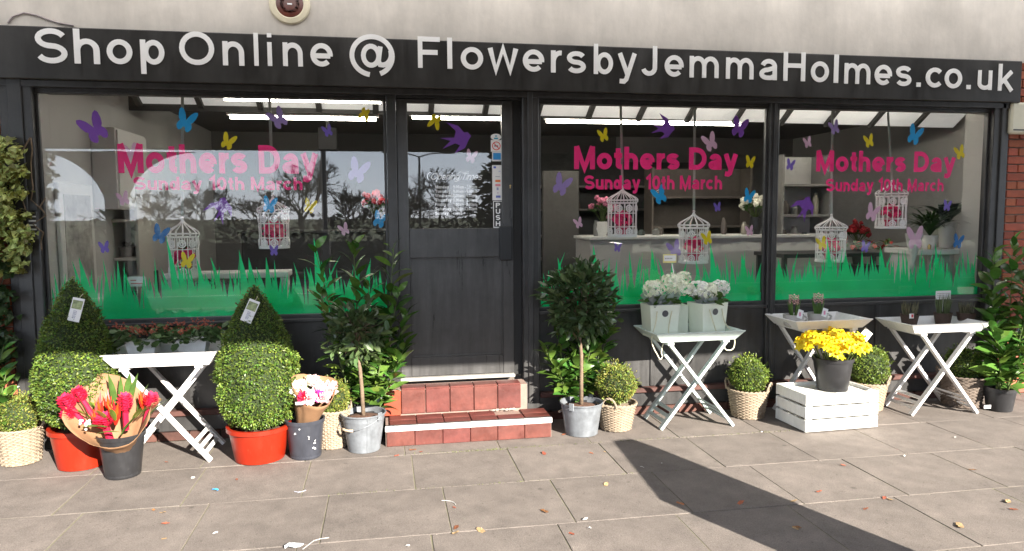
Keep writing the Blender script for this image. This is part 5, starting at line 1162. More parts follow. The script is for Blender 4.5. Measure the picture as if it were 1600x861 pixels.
TA = tray_table(-1.50, -.335, radians(-1), .765, .98, WHITEP, 'white folding tray table holding the red flowering plants', 1, th_=.108)
TB = tray_table(2.385, -.27, radians(2), .765, 1.0, GREENP, 'pale green folding tray table holding the white hydrangeas', 2)
TC = tray_table(3.535, -.25, radians(1), .82, .92, WHITEP, 'white folding tray table holding two small cups, behind the crate', 3)
TD = tray_table(4.565, -.31, radians(-1), .765, .98, WHITEP, 'white folding tray table holding small grassy pots, near the laurel', 4)

# kalanchoes on table A
def kalanchoe(x, y, z, label, seed, wd=.22):
    rnd = random.Random(seed); t = thing('kalanchoe', label, 'flowering plant', (x, y, z), 'red flowering plants on the white tray table')
    mb = MB()
    b = len(mb.v); r0, r1, h = .075, .10, .125
    for rr, zz in ((r0, 0), (r1, h), (r1-.006, h), (r0-.004, .02)): mb.v += [(x+sx_*rr, y+sy_*rr*.8, z+zz) for sx_, sy_ in ((-1,-1),(1,-1),(1,1),(-1,1))]
    for i in range(3):
        for k in range(4): mb.f.append([b+4*i+k, b+4*i+(k+1) % 4, b+4*i+4+(k+1) % 4, b+4*i+4+k]); mb.m.append(0)
    mb.f.append([b+12, b+13, b+14, b+15]); mb.m.append(0); mb.build('pot', WHITEP, t)
    mb = MB()
    for i in range(150):
        a = rnd.uniform(0, 2*pi); rr = rnd.random()**.5*wd; p = V((x+rr*cos(a), y+rr*.75*sin(a), z+h-.01+rnd.random()*.12*(1-.5*rr/wd))); R3 = frame_to((cos(a), sin(a), rnd.gauss(.1, .4)), (0, 0, 1), rnd.gauss(0, .5)); L_ = rnd.uniform(.05, .085)
        q = [V((0,0,0)), V((.4*L_, .35*L_, .008)), V((.8*L_, .28*L_, 0)), V((L_, 0, -.01)), V((.8*L_, -.28*L_, 0)), V((.4*L_, -.35*L_, .008))]; mb.add([p + R3 @ v for v in q], [(0,1,2,3),(0,3,4,5)])
    mb.build('leaves', KALL, t)
    for i in range(11):
        mb = MB()
        a = rnd.uniform(0, 2*pi); rr = rnd.random()**.5*wd*.9; hc = V((x+rr*cos(a), y+rr*.7*sin(a), z+h+.06+rnd.uniform(0, .05)))
        for k in range(13):
            p = hc + V((rnd.gauss(0, .022), rnd.gauss(0, .022), rnd.gauss(0, .014))); R3 = frame_to((rnd.gauss(0, .5), rnd.gauss(-.8, .4), .8))
            mb.add([p + R3 @ V((.002, .0, 0))] + [p + R3 @ V((.003+.004*(q % 2 == 0), .009*cos(q*pi/4), .009*sin(q*pi/4)))*(1 if q % 2 == 0 else .6) for q in range(8)], [(0, 1+q, 1+(q+1) % 8) for q in range(8)])
        mb.build('flower_head', KALF, t)
kalanchoe(-1.665, -.33, .70, 'red flowering plant in a white square pot on the tray, above the red bouquet', 51)
kalanchoe(-1.335, -.33, .70, 'red flowering plant in a white square pot close to the full topiary', 52)

# ------------------------------------------------------------------ buckets and bouquets
def flower_bucket(x, y, r0, r1, h, mat, label, z=0, chips=False):
    t = thing('flower_bucket', label, 'bucket', (x, y, z), 'plastic flower buckets')
    MB().lathe([(r0*.97, 0), (r0, .005), (r1*.985, h-.03), (r1+.006, h-.028), (r1+.009, h-.004), (r1+.004, h), (r1-.004, h-.004), (r1-.012, h-.05), (r0-.006, .012), (0, .012)], 44, (x, y, z)).build('body', mat, t, 35)
    MB().lathe([(r0*1.02, .012), (r0*1.025, .018), (r0*1.03, .024)], 40, (x, y, z)).build('foot_ring', mat, t, 35)
    if chips:
        mb = MB(); rnd = random.Random(3)
        for (u, v, s) in ((-.2, .82, .010), (-.5, .72, .012), (.35, .6, .008), (.72, .42, .014), (.70, .32, .015), (.75, .48, .006)):
            a = -pi/2 + u*.9 + .0; rr = r0+(r1-r0)*v+.001
            for k in range(3):
                aa, zz = a+rnd.gauss(0, .03), z+h*v+rnd.gauss(0, .006); p = V((x+rr*cos(aa), y+rr*sin(aa), zz)); sd = V((-sin(aa), cos(aa), 0))
                mb.add([p - sd*s*.5, p + sd*s*rnd.uniform(.2, .6) + V((0, 0, -.002)), p + sd*s*.3 + V((0, 0, s*rnd.uniform(.2, .7))), p - sd*s*.4 + V((0, 0, s*.3))], [(0, 1, 2, 3)])
        mb.build('label_scraps', PAPERW, t)
    return t
flower_bucket(-1.715, -.70, .105, .138, .285, BLKPOT, 'black plastic bucket standing in front with the big red bouquet')
flower_bucket(-.575, -.545, .105, .130, .275, GREYPOT, 'dark grey bucket with scraps of label holding the pink and white bouquet', chips=True)
def paper_wrap(t, base, axis, r0, fnr, fnh, seed, n=48, rows=9, gap=None):
    rnd = random.Random(seed); ax = V(axis).normalized(); s1 = ax.cross(V((0, 1, 0))).normalized(); s2 = ax.cross(s1); mb = MB(); base = V(base)
    jit = [rnd.gauss(0, 1) for _ in range(n)]
    pts = []
    for k in range(n):
        a = 2*pi*k/n; col = []
        for i in range(rows):
            u = i/(rows-1); r = r0 + (fnr(a)-r0)*u**1.15; h = fnh(a)*u
            cr = .012*noise.noise(V((cos(a)*3, sin(a)*3, u*4+seed)))*u + .006*noise.noise(V((a*7, u*9, seed)))
            p = base + ax*h + (s1*cos(a)+s2*sin(a))*(r+cr)
            col.append(p)
        pts.append(col)
    b = len(mb.v)
    for k in range(n):
        for i in range(rows): mb.v.append(tuple(pts[k][i]))
    for k in range(n):
        a = (k+.5)/n
        if gap and gap[0] < a < gap[1]: continue
        k2 = (k+1) % n
        for i in range(rows-1): mb.f.append([b+k*rows+i, b+k2*rows+i, b+k2*rows+i+1, b+k*rows+i+1]); mb.m.append(0)
    o = mb.build('paper_wrap', KRAFT, t, True)
    sm = o.modifiers.new('thickness', 'SOLIDIFY'); sm.thickness = .0015
    return o
def ginger(t, p, d, L_, r, mat, seed, name, n=70):
    # bracted flower head along d
    rnd = random.Random(seed); mb = MB(); R3 = frame_to(d); p = V(p)
    for i in range(n):
        u = i/n; a = i*2.4; rr = r*sin(pi*(.12+.85*u))**.7; q = V((L_*u, rr*.55*cos(a), rr*.55*sin(a))); o = V((.35, cos(a), sin(a))).normalized(); k = r*.75
        F3 = frame_to(o, (1, .1, .2)); mb.add([p + R3 @ (q + F3 @ (v*k)) for v in (V((0,0,0)), V((.5,.42,.1)), V((1,0,.25)), V((.5,-.42,.1)))], [(0,1,2),(0,2,3)])
    mb.tube([p + R3 @ V((-.14, 0, 0)), p + R3 @ V((L_*.9, 0, 0))], r*.4, 7)
    return mb.build(name, mat, t)
def spike_flower(t, p, d, L_, seed, name='orange_flower'):
    rnd = random.Random(seed); mb = MB(); R3 = frame_to(d); p = V(p)
    for i in range(7):
        a = i*2.4; o = V((1.5, .45*cos(a), .45*sin(a))).normalized(); F3 = frame_to(o); k = L_*rnd.uniform(.55, 1); s = p + R3 @ V((L_*.1*i/2, 0, 0))
        q = [V((0, -.05, 0)), V((.4, -.10, .03)), V((1, 0, .06)), V((.4, .10, .03)), V((0, .05, 0)), V((.4, 0, -.07))]
        mb.add([s + R3 @ (F3 @ (v*k)) for v in q], [(0,1,5),(1,2,5),(2,3,5),(3,4,5),(4,0,5)])
    return mb.build(name, ORF, t)
def strap_leaf(t, p, d, L_, W_, mat, sag=.2, name='leaf'):
    mb = MB(); R3 = frame_to(d); p = V(p)
    for i in range(7):
        u = i/6; w2 = W_*sin(pi*min(1, .12+u*.88))*.5
        for sd in (-1, 0, 1): mb.v.append(tuple(p + R3 @ V((u*L_, sd*w2, -sag*u*u*L_ + abs(sd)*w2*.3))))
    for i in range(6):
        for k in (0, 1): a = 3*i+k; mb.f.append([a, a+3, a+4, a+1]); mb.m.append(0)
    return mb.build(name, mat, t, True)
bq = thing('bouquet', 'big bouquet of red gingers and orange flowers wrapped in brown paper', 'bouquet', (-1.72, -.72, .1))
B0 = V((-1.705, -.70, .14)); AX = (.02, -.28, 1)
# screen-like directions: s1 ~ +/-X, s2 ~ depth; long flaps at the back and both sides
def bq_h(a): return .30 + .15*max(0, sin(a))**1.5 - .09*max(0, -sin(a)) + .07*abs(cos(a)) + .02*sin(5*a)
def bq_r(a): return .235 + .10*abs(cos(a))**2 + .03*cos(3*a)
s1_ = V(AX).normalized().cross(V((0, 1, 0))).normalized(); s2_ = V(AX).normalized().cross(s1_)
sgn = 1 if s2_.y > 0 else -1
CP = [(0, .21, .37), (22, .26, .34), (45, .20, .34), (70, .20, .38), (92, .21, .44), (128, .32, .46), (150, .34, .42), (172, .29, .39), (194, .31, .33), (215, .25, .25), (245, .22, .20), (275, .21, .18), (305, .23, .20), (335, .23, .30), (360, .21, .37)]
def cp(a, j):
    a = (math.degrees(a)+180) % 360
    for q0, q1 in zip(CP, CP[1:]):
        if q0[0] <= a <= q1[0]: return q0[j] + (q1[j]-q0[j])*(a-q0[0])/(q1[0]-q0[0])
paper_wrap(bq, B0, AX, .05, lambda a: cp(a, 1), lambda a: cp(a, 2), 61)
fl = [((113, 625), -.80, .095, .046), ((130, 612), -.72, .085, .042), ((196, 628), -.78, .11, .046), ((165, 652), -.84, .07, .055), ((233, 622), -.76, .09, .042), ((112, 640), -.80, .06, .042)]
for i, ((x, y), Y, L_, r) in enumerate(fl):
    p = F(x, y+14, Y); ginger(bq, p, (p.x+1.715, p.y+.7-.1, .55), L_, r, PINKF, i, 'red_ginger_flower')
for i, ((x, y), Y) in enumerate([((158, 640), -.80), ((170, 634), -.76), ((180, 652), -.82), ((222, 628), -.74), ((152, 656), -.84)]):
    p = F(x, y, Y); spike_flower(bq, p - V((0, 0, .05)), (p.x+1.715, -.12, .7), .145, i)
for i, (x, y, Y, L_, dx, dz) in enumerate(((190, 640, -.66, .25, .05, 1), (205, 630, -.64, .22, .2, 1), (120, 650, -.78, .20, -.5, .8), (108, 650, -.80, .2, -.8, .7), (190, 680, -.88, .17, .5, .8), (140, 660, -.8, .2, -.2, 1), (215, 640, -.68, .2, .35, 1), (180, 640, -.66, .26, -.02, 1), (128, 668, -.9, .16, .9, .1), (150, 678, -.92, .15, .8, .15), (200, 625, -.62, .2, .1, 1), (232, 650, -.78, .2, .7, .7))):
    strap_leaf(bq, F(x, y, Y), (dx, -.12, dz), L_, .045 if i % 3 else .03, LEAFM, .12)
for i in range(26):
    a = RND.uniform(0, 6.28); p = V((-1.715+.15*cos(a), -.74+.10*sin(a), .40)); strap_leaf(bq, p, (cos(a), sin(a)*.6-.2, .9), .16, .03, MATS['laurel_leaf_young'], .1)
mb = MB(); c = F(136, 660, -.9)
for i in range(12): mb.blob(c + V((RND.gauss(0, .02), RND.gauss(0, .015), RND.gauss(0, .02))), .008, seed=i)
mb.build('white_filler_flowers', WHITEF, bq)
b2 = thing('bouquet', 'small bouquet of pink and white flowers in brown paper leaning in the grey bucket', 'bouquet', (-.54, -.56, .15))
B2 = V((-.585, -.53, .16)); A2 = (.28, -.20, 1); s1b = V(A2).normalized().cross(V((0, 1, 0))).normalized(); s2b = V(A2).normalized().cross(s1b); sg2 = 1 if s2b.y > 0 else -1
paper_wrap(b2, B2, A2, .05, lambda a: .155+.02*cos(3*a), lambda a: .35 + .06*max(0, sin(a*sg2)) - .03*max(0, -sin(a*sg2)) + .03*cos(2*a), 62)
rnd = random.Random(77); n_ = V(A2).normalized()
def ruffle(t, p, r, mat, name, seed, up=(0.2, -.5, 1), n=26):
    rn = random.Random(seed); mb = MB(); R3 = frame_to(up); p = V(p)
    for i in range(n):
        a = i*2.4; k = (i/n)**.6; o = V((1.2-1.3*k, cos(a)*k, sin(a)*k)).normalized(); F3 = frame_to(o, (1, .2, .1), rn.gauss(0, .5)); s = r*rn.uniform(.75, 1.1)
        mb.add([p + R3 @ (F3 @ (v*s)) for v in (V((0, 0, 0)), V((.5, .38, .08)), V((.95, .25, .2)), V((1.02, -.2, .22)), V((.5, -.4, .08)))], [(0, 1, 2, 3, 4)])
    return mb.build(name, mat, t)
top2 = B2 + n_*.315
cols = [(WHITEF, 'white_flower', -.095, .02), (WHITEF, 'white_flower', -.07, -.06), (WHITEF, 'white_flower', -.12, -.03), (PALEP, 'pale_pink_flower', .03, .03), (PALEP, 'pale_pink_flower', .09, .0), (PALEP, 'pale_pink_flower', .06, -.06), (MAGF, 'magenta_flower', .03, -.08), (PINKF, 'hot_pink_flower', -.06, -.11), (PALEP, 'pale_pink_flower', -.02, -.115), (WHITEF, 'white_flower', -.04, .08), (PALEP, 'pale_pink_flower', 0, .09), (PALEP, 'pale_pink_flower', .06, -.10), (PALEP, 'pale_pink_flower', .11, .05), (WHITEF, 'white_flower', .03, -.03)]
for i, (mt, nm, u, v) in enumerate(cols): ruffle(b2, top2 + V((u, v*.8, .02-.15*u+.35*v)), .058, mt, nm, i, n_ + V((u*3, -.4+v*2, 0)))
for i in range(9): strap_leaf(b2, top2 + V((rnd.uniform(-.1, .1), rnd.uniform(-.08, .08), -.02)), (rnd.gauss(0, .5), rnd.gauss(-.3, .4), 1), .09, .03, MATS['laurel_leaf_young'], .15)
mb = MB(); c = top2 + V((-.05, -.135, -.035)); mb.box((c.x-.06, c.y-.002, c.z-.012), (c.x+.06, c.y, c.z+.012), Matrix.Rotation(.5, 3, 'X')); mb.build('white_card', PAPERW, b2)

# ------------------------------------------------------------------ hydrangeas in gift bags on the green table
def hydrangea(x, y, z, rot, heads, label, seed, flm, card=None):
    rnd = random.Random(seed); t = thing('hydrangea_bag', label, 'potted hydrangea', (x, y, z), 'hydrangeas in sage gift bags'); Mx = Matrix.Translation((x, y, z)) @ Matrix.Rotation(rot, 4, 'Z')
    w0, w1, d0, d1, h = .108, .126, .085, .10, .262; mb = MB(); b = 0
    for ww, dd, zz in ((w0, d0, 0), (w1, d1, h), (w1-.004, d1-.004, h), (w0-.004, d0-.004, .01)): mb.v += [(sx_*ww, sy_*dd, zz) for sx_, sy_ in ((-1,-1),(1,-1),(1,1),(-1,1))]
    mb.f.append([3, 2, 1, 0]); mb.m.append(0)
    for i in range(3):
        for k in range(4): mb.f.append([4*i+k, 4*i+(k+1) % 4, 4*i+4+(k+1) % 4, 4*i+4+k]); mb.m.append(0)
    mb.f.append([12, 13, 14, 15]); mb.m.append(0); mb.xf(Mx).build('gift_bag', PALEGR, t)
    sl = (d1-d0)/h
    yb = lambda zz: -(d0+sl*zz)-.004
    mb = MB().lathe([(0, 0), (.026, 0), (.026, .003), (0, .003)], 24); mb.xf(Matrix.Translation((0.0, yb(h*.74)+.002, h*.74)) @ Matrix.Rotation(pi/2+.06, 4, 'X')); mb.xf(Mx).build('round_label', M('charcoal_label', (.08, .08, .085), .5, .1), t)
    mb = MB(); pts = [(-.07, yb(h*.82), h*.82), (-.085, yb(.12)-.012, .12), (-.125, yb(0)-.035, .0), (-.125, yb(0)-.075, -.06), (-.10, yb(0)-.085, -.11), (-.075, yb(0)-.085, -.15), (-.055, yb(0)-.085, -.13), (-.065, yb(0)-.085, -.10), (-.05, yb(0)-.08, -.04), (0.0, yb(0)-.06, .015), (.03, yb(.1)-.01, .1), (.055, yb(h*.82), h*.82)]
    if card is None: pts = [(-.06, yb(h*.82), h*.82), (-.03, yb(.12)-.012, .12), (.0, yb(0)-.05, .0), (.02, yb(0)-.085, -.06), (.05, yb(0)-.088, -.105), (.12, yb(0)-.088, -.10), (.15, yb(0)-.07, -.02), (.155, yb(0)-.04, .03), (.13, yb(.05)-.01, .06), (.085, yb(.12)-.008, .12), (.065, yb(h*.82), h*.82)]
    P2 = []
    pv = [V(p) for p in pts]
    for i in range(len(pv)-1):
        a_, b_, c_, d_ = pv[max(i-1, 0)], pv[i], pv[i+1], pv[min(i+2, len(pv)-1)]
        for k in range(4):
            u = k/4; P2.append(.5*((2*b_) + (c_-a_)*u + (2*a_-5*b_+4*c_-d_)*u*u + (3*b_-a_-3*c_+d_)*u**3))
    P2.append(pv[-1]); mb.tube(P2, .005, 6); mb.xf(Mx).build('rope_handle', ROPE, t, True)
    for hi, (hx, hy_, hz, hr) in enumerate(heads):
        mb = MB(); cc = V((hx, hy_, hz))
        MB().blob(cc, hr*.82, rough=.05).build('head_core', M('head_green', (.28, .33, .14), .8), t) if False else None
        for i in range(int(150*(hr/.085)**2)):
            d = V((rnd.gauss(0, 1), rnd.gauss(0, 1), rnd.gauss(.25, 1))).normalized(); p = cc + V((d.x, d.y, d.z*.8))*hr*rnd.uniform(.82, 1.03); R3 = frame_to((d + V((rnd.gauss(0, .25), rnd.gauss(0, .25), rnd.gauss(0, .25)))).normalized(), (0, 0, 1), rnd.uniform(0, 6)); s = rnd.uniform(.011, .016)
            for q in range(4):
                a = q*pi/2; c_, s_ = cos(a), sin(a); f = lambda u, v, w2: p + R3 @ V((w2*s, (u*c_-v*s_)*s, (u*s_+v*c_)*s))
                mb.add([f(.05, 0, 0), f(.6, .5, .18), f(1.15, 0, .12), f(.6, -.5, .18)], [(0, 1, 2, 3)])
        mb.build('flower_head', flm if hi != 1 else HYD, t)
    mb = MB()
    for i in range(34):
        a = rnd.uniform(0, 2*pi); p = V((x, y, z+h-.01)) + V((.06*cos(a), .06*sin(a), rnd.uniform(0, .04))); R3 = frame_to((cos(a), sin(a), rnd.uniform(.0, .9)), (0, 0, 1), rnd.gauss(0, .4)); L_ = rnd.uniform(.08, .13)
        mb.add([p + R3 @ v for v in (V((0,0,0)), V((.35*L_, .3*L_, .01)), V((.75*L_, .22*L_, .0)), V((L_, 0, -.02)), V((.75*L_, -.22*L_, 0)), V((.35*L_, -.3*L_, .01)))], [(0,1,2,3),(0,3,4,5)])
    mb.build('leaves', LEAFM, t)
    mb = MB(); n = 26                                  # gathered tulle collar
    for i in range(n+1):
        a = -pi*.5 + (i/n-.5)*2*pi; r0 = .085; r1 = .145+.022*sin(i*2.3); z0_, z1_ = h-.02, h+.085+.035*sin(i*1.7+seed)
        mb.v += [(r0*cos(a), r0*.85*sin(a), z0_), ((r0+r1)/2*cos(a)+.008*sin(i*3.1), (r0+r1)/2*.85*sin(a), (z0_+z1_)/2), (r1*cos(a), r1*.85*sin(a), z1_)]
    for i in range(n):
        for k in (0, 1): mb.f.append([3*i+k, 3*i+3+k, 3*i+4+k, 3*i+1+k]); mb.m.append(0)
    mb.xf(Mx).build('tulle_wrap', TULLE, t, True)
    return t
def world_heads(lst): return [(*F(x, y, Y), r*1.2) for (x, y, Y, r) in lst]
hydrangea(2.155, -.245, .7045, radians(3), world_heads([(1022, 452, -.27, .075), (1050, 443, -.22, .085), (1070, 452, -.26, .06), (1068, 434, -.1, .055)]), 'greenish white hydrangea in a sage gift bag with a price card on a stick', 71, HYD, 1)
hydrangea(2.565, -.23, .7045, radians(14), world_heads([(1092, 452, -.25, .075), (1106, 455, -.28, .07), (1124, 450, -.2, .068)]), 'white hydrangea in a sage gift bag nearest the drooping rope loop', 72, HYDW)
sb = thing('gift_bag', 'empty sage gift bag standing between the two hydrangea bags', 'gift bag', (2.36, -.17, .7045)); MB().bev((2.30, -.19, .7045), (2.42, -.06, .94), .003).build('bag', PALEGR, sb)
pc = thing('price_card', 'yellow edged price card on a thin stick among the white hydrangeas', 'price card', F(1055, 440, -.2))
a, b = F(1036, 411, -.2), F(1057, 397, -.2); MB().bev((a.x, -.2, a.z), (b.x, -.196, b.z), .001).build('card', M('pale_yellow_card', (.8, .72, .3), .6), pc); MB().box((a.x+.008, -.2012, a.z+.016), (b.x-.006, -.2003, b.z-.010)).build('label_field', PAPERW, pc)
mb = MB()
for i in range(5): mb.box((a.x+.016+.013*i, -.2020, a.z+.032), (a.x+.025+.013*i, -.2014, a.z+.040))
mb.build('grey_writing', M('grey_ink', (.35, .33, .33), .6), pc); q0, q1 = F(1050, 412, -.198), F(1056, 446, -.198); MB().tube([q0, q1], .004, 6).build('stick', CAGEW, pc)

# cups of hyacinths on table C
def hyacinth_cup(px_, py_, Y, label, seed):
    rnd = random.Random(seed); c = F(px_, py_, Y); z = .778; x = c.x; t = thing('hyacinth_cup', label, 'potted bulb', (x, Y, z), 'hyacinth cups on the white tray table')
    CUP = M('grey_stoneware', (.42, .40, .38), .5, .12, 15)
    MB().lathe([(.045, 0), (.058, .012), (.064, .07), (.060, .07), (.054, .02), (0, .055)], 24, (x, Y, z-.018)).build('cup', CUP, t, 40)
    MB().tube([(x+.058+.032*sin(pi*k/10), Y-.01, z+.042-.045*k/10+.008*sin(pi*k/10)) for k in range(11)], .006, 6).build('handle', CUP, t, True)
    mb = MB()
    for i in range(14):
        a = rnd.uniform(0, 2*pi); p = V((x+.02*cos(a), Y+.02*sin(a), z+.04)); R3 = frame_to((.25*cos(a), .25*sin(a), 1)); L_ = rnd.uniform(.07, .11); mb.add([p + R3 @ v for v in (V((0, -.006, 0)), V((L_*.6, -.009, 0)), V((L_, 0, 0)), V((L_*.6, .009, 0)), V((0, .006, 0)))], [(0, 1, 2, 3, 4)])
    mb.build('leaves', LEAFM, t); mb = MB()
    for i in range(60):
        a = i*2.4; u = i/60; p = V((x+.018*cos(a), Y+.018*sin(a), z+.105+.055*u)); R3 = frame_to((cos(a), sin(a), .2)); mb.add([p + R3 @ V(v) for v in ((0, 0, 0), (.01, .007, 0), (.018, 0, .004), (.01, -.007, 0))], [(0, 1, 2, 3)])
    mb.build('flower', M('dusty_pink_floret', (.62, .36, .36), .6, .2, 20, island=.2), t)
    d = V((x+.005, Y-.066, z+.055)); mb = MB(); mb.box((d.x-.018, d.y, d.z-.018), (d.x+.018, d.y+.002, d.z+.03), Matrix.Rotation(.3, 3, 'Y')).build('tag', PAPERW, t)
    MB().box((d.x-.008, d.y-.001, d.z-.006), (d.x+.004, d.y-.0004, d.z+.016)).build('tag_print', M('pink_print', (.7, .25, .4), .5), t)
hyacinth_cup(1240, 488, -.30, 'grey cup of pale hyacinth, half hidden by its white tag', 81); hyacinth_cup(1278, 487, -.26, 'grey cup of dusty pink hyacinth with a tall stalk', 82)
for o in [o for o in COL.objects if o.name.startswith('hyacinth_cup')]: o.scale = (1.3, 1.3, 1.45)
def grass_pot(px_, Y, label, seed, h, pot):
    rnd = random.Random(seed); c = F(px_, 500, Y); z = .705; x = c.x; t = thing('bulb_pot', label, 'potted bulb', (x, Y, z), 'small bulb pots on the white tray table')
    MB().lathe([(.055, 0), (.075, .105), (.069, .105), (.065, .09), (0, .09)], 22, (x, Y, z)).build('pot', pot, t, 40); mb = MB()
    for i in range(70):
        a = rnd.uniform(0, 2*pi); rr = .05*rnd.random()**.5; p = V((x+rr*cos(a), Y+rr*sin(a), z+.09)); R3 = frame_to((.28*cos(a)*rnd.random(), .28*sin(a)*rnd.random(), 1), (1, 0, 0), rnd.uniform(0, 6)); L_ = h*rnd.uniform(.6, 1.1)
        mb.add([p + R3 @ v for v in (V((0, -.003, 0)), V((L_*.6, -.004, 0)), V((L_, 0, .01)), V((L_*.6, .004, 0)), V((0, .003, 0)))], [(0, 1, 2, 3, 4)])
    mb.build('leaves', M('bulb_leaf_%d' % (seed % 2), ((.10, .13, .05), (.12, .11, .06))[seed % 2], .5, .3, 20, island=.3, trans=.1), t); return t
BROWNP = M('brown_peat_pot', (.06, .035, .025), .8, .2, 15)
g1 = grass_pot(1421, -.22, 'brown pot of sprouting bulbs with a red printed tag', 91, .13, BROWNP); c = F(1427, 494, -.30); MB().box((c.x-.03, -.292, c.z-.02), (c.x+.012, -.290, c.z+.02)).build('tag', PAPERW, g1); MB().box((c.x-.012, -.2935, c.z-.012), (c.x+.006, -.2925, c.z+.014)).build('tag_print', MATS['red_print'], g1)
grass_pot(1473, -.20, 'brown pot of taller green shoots below the white card', 92, .19, BROWNP); grass_pot(1509, -.24, 'brown pot of short shoots in the corner next to the laurel', 93, .11, BROWNP)
pc = thing('price_card', 'white card standing in the middle bulb pot', 'price card', F(1475, 460, -.19)); a, b = F(1462, 468, -.19), F(1486, 454, -.19); MB().bev((a.x, -.19, a.z), (b.x, -.187, b.z), .001).build('card', PAPERW, pc)
mb = MB()
for i in range(3): mb.box((a.x+.012, -.1915, a.z+.018+.016*i), (b.x-.014-.008*(i % 2), -.1907, a.z+.022+.016*i))
mb.build('grey_writing', MATS['grey_ink'], pc); MB().tube([((a.x+b.x)/2, -.188, a.z), ((a.x+b.x)/2-.004, -.19, .81)], .003, 5).build('stick', CAGEW, pc)

# ------------------------------------------------------------------ crate and daffodils
cr = thing('wooden_crate', 'white painted slatted crate set upside down under the bucket of daffodils', 'crate', (3.45, -.53, 0))
Mx = Matrix.Translation((3.445, -.535, 0)) @ Matrix.Rotation(radians(2.2), 4, 'Z'); W2, D2, CH = .318, .195, .305
def ck(name, mb, mt=CREAMP): return mb.xf(Mx).build(name, mt, cr)
for k in range(3):
    z0 = .008 + k*.101; z1 = z0+.089
    for sy in (-1, 1): ck('slat', MB().bev((-W2, sy*D2-.008, z0), (W2, sy*D2+.008, z1), .003))
    for sx_ in (-1, 1): ck('slat', MB().bev((sx_*(W2-.012)-.009, -D2+.0085, z0 + (.004 if k else 0)), (sx_*(W2-.012)+.009, D2-.0085, z1-.002), .003))
for sx_ in (-1, 1):
    for sy in (-1, 1): ck('corner_post', MB().bev((sx_*(W2-.045)-.02, sy*(D2-.028)-.019, .002), (sx_*(W2-.045)+.02, sy*(D2-.028)+.019, CH-.006), .002))
for k in range(5): ck('base_board', MB().bev((-W2+.024, -D2+.012+k*.074, CH-.045), (W2-.024, -D2+.012+k*.074+.068, CH-.033), .002))
flower_bucket(3.50, -.53, .115, .150, .265, BLKPOT, 'black bucket of daffodils standing on the white crate', CH-.032)
df = thing('daffodil_bunch', 'heap of bright yellow daffodils in the black bucket on the crate', 'flowers', (3.49, -.54, .5))
pm = MB()
for q in range(6):
    a = q*pi/3; R3 = Matrix.Rotation(a, 3, 'X')
    pm.add([R3 @ V(v) for v in ((0, 0, .1), (.02, .36, .5), (-.1, .04, 1), (.02, -.30, .52))], [(0, 1, 2, 3)])
pm.cm = 1; pm.lathe([(.13, 0), (.16, .2), (.22, .42), (.30, .5), (.24, .46), (.1, .1), (0, .1)], 10); i0 = len(pm.v)-70
for i in range(i0, len(pm.v)): x_, y_, z_ = pm.v[i]; pm.v[i] = (z_, x_, y_)
DM = pm.data('daffodil', [YEL, YELC]); rnd = random.Random(9)
for i in range(175):
    u = rnd.random(); a = rnd.uniform(0, 2*pi); rr = .27*sqrt((i+.5)/175); a = i*2.39996
    x = 3.485+rr*cos(a)*1.02; y = -.55+rr*sin(a)*.75; hgt = .71 - 1.1*rr*rr + .018*sin(x*31) + .014*sin(y*47) + rnd.gauss(0, .02) - .02*(x-3.485)/.25
    d = V(((x-3.485)*4, (y+.55)*4-.45, .65+rnd.random()*.5)) + V((rnd.gauss(0, .35), rnd.gauss(0, .35), 0)); s = rnd.uniform(.042, .054)
    m4 = frame_to(d, (0, 0, 1), rnd.uniform(0, 6)).to_4x4() @ Matrix.Diagonal((s, s, s, 1)); m4.translation = (x, y, hgt); inst('daffodil', DM, df, m4)
st = MB()
for i in range(46):
    a = rnd.uniform(0, 2*pi); r_ = .10*sqrt(rnd.random()); p = V((3.5+r_*cos(a), -.53+r_*sin(a), .46)); st.tube([p, V((3.49+r_*2.1*cos(a), -.545+r_*1.6*sin(a), .655-1.2*(r_*2)**2))], .004, 5)
st.build('stems', STEM, df)
pc = thing('price_card', 'white diamond tilted price card behind the daffodils', 'price card', F(1353, 523, -.47)); c = F(1353, 523, -.47); R3 = Matrix.Rotation(radians(40), 3, 'Y')
MB().box((-.042, -.002, -.042), (.042, .002, .042), R3, (0, 0, 0)).xf(Matrix.Translation(c)).build('card', PAPERW, pc); mb = MB()
for i in range(3): mb.box((-.026, -.0045, -.02+.016*i), (.02, -.0035, -.012+.016*i), R3, (0, -.004, 0))
mb.xf(Matrix.Translation(c)).build('grey_writing', MATS['grey_ink'], pc); MB().tube([c + V((-.03, .003, -.03)), V((3.62, -.50, .50))], .003, 5).build('stick', CAGEW, pc)

# ------------------------------------------------------------------ litter
LEAFB = M('dry_leaf', (.30, .10, .04), .8, .3, 30, orand=.4, hue=.02); LEAFT = M('tan_dry_leaf', (.45, .30, .15), .8, .25, 30, orand=.3)
def dry_leaf(seed, mat):
    rnd = random.Random(seed); mb = MB(); n = 12; pts = []
    for k in range(n):
        a = 2*pi*k/n; r = (.024 + .007*(k % 2)*rnd.random()+.004*rnd.random())*(1+.5*cos(a)**2); pts.append(V((r*cos(a)*1.15, r*sin(a)*.75, .003+.010*abs(sin(a*1.5+seed))*rnd.random())))
    mb.add([V((0, 0, .003))] + pts, [(0, 1+k, 1+(k+1) % n) for k in range(n)]); mb.tube([(-.02, 0, .003), (-.05, .008, .004)], .0012, 4); return mb.data('fallen_leaf', mat)
DL = [dry_leaf(i, LEAFB) for i in range(3)]; DT = [dry_leaf(i+5, LEAFT) for i in range(2)]
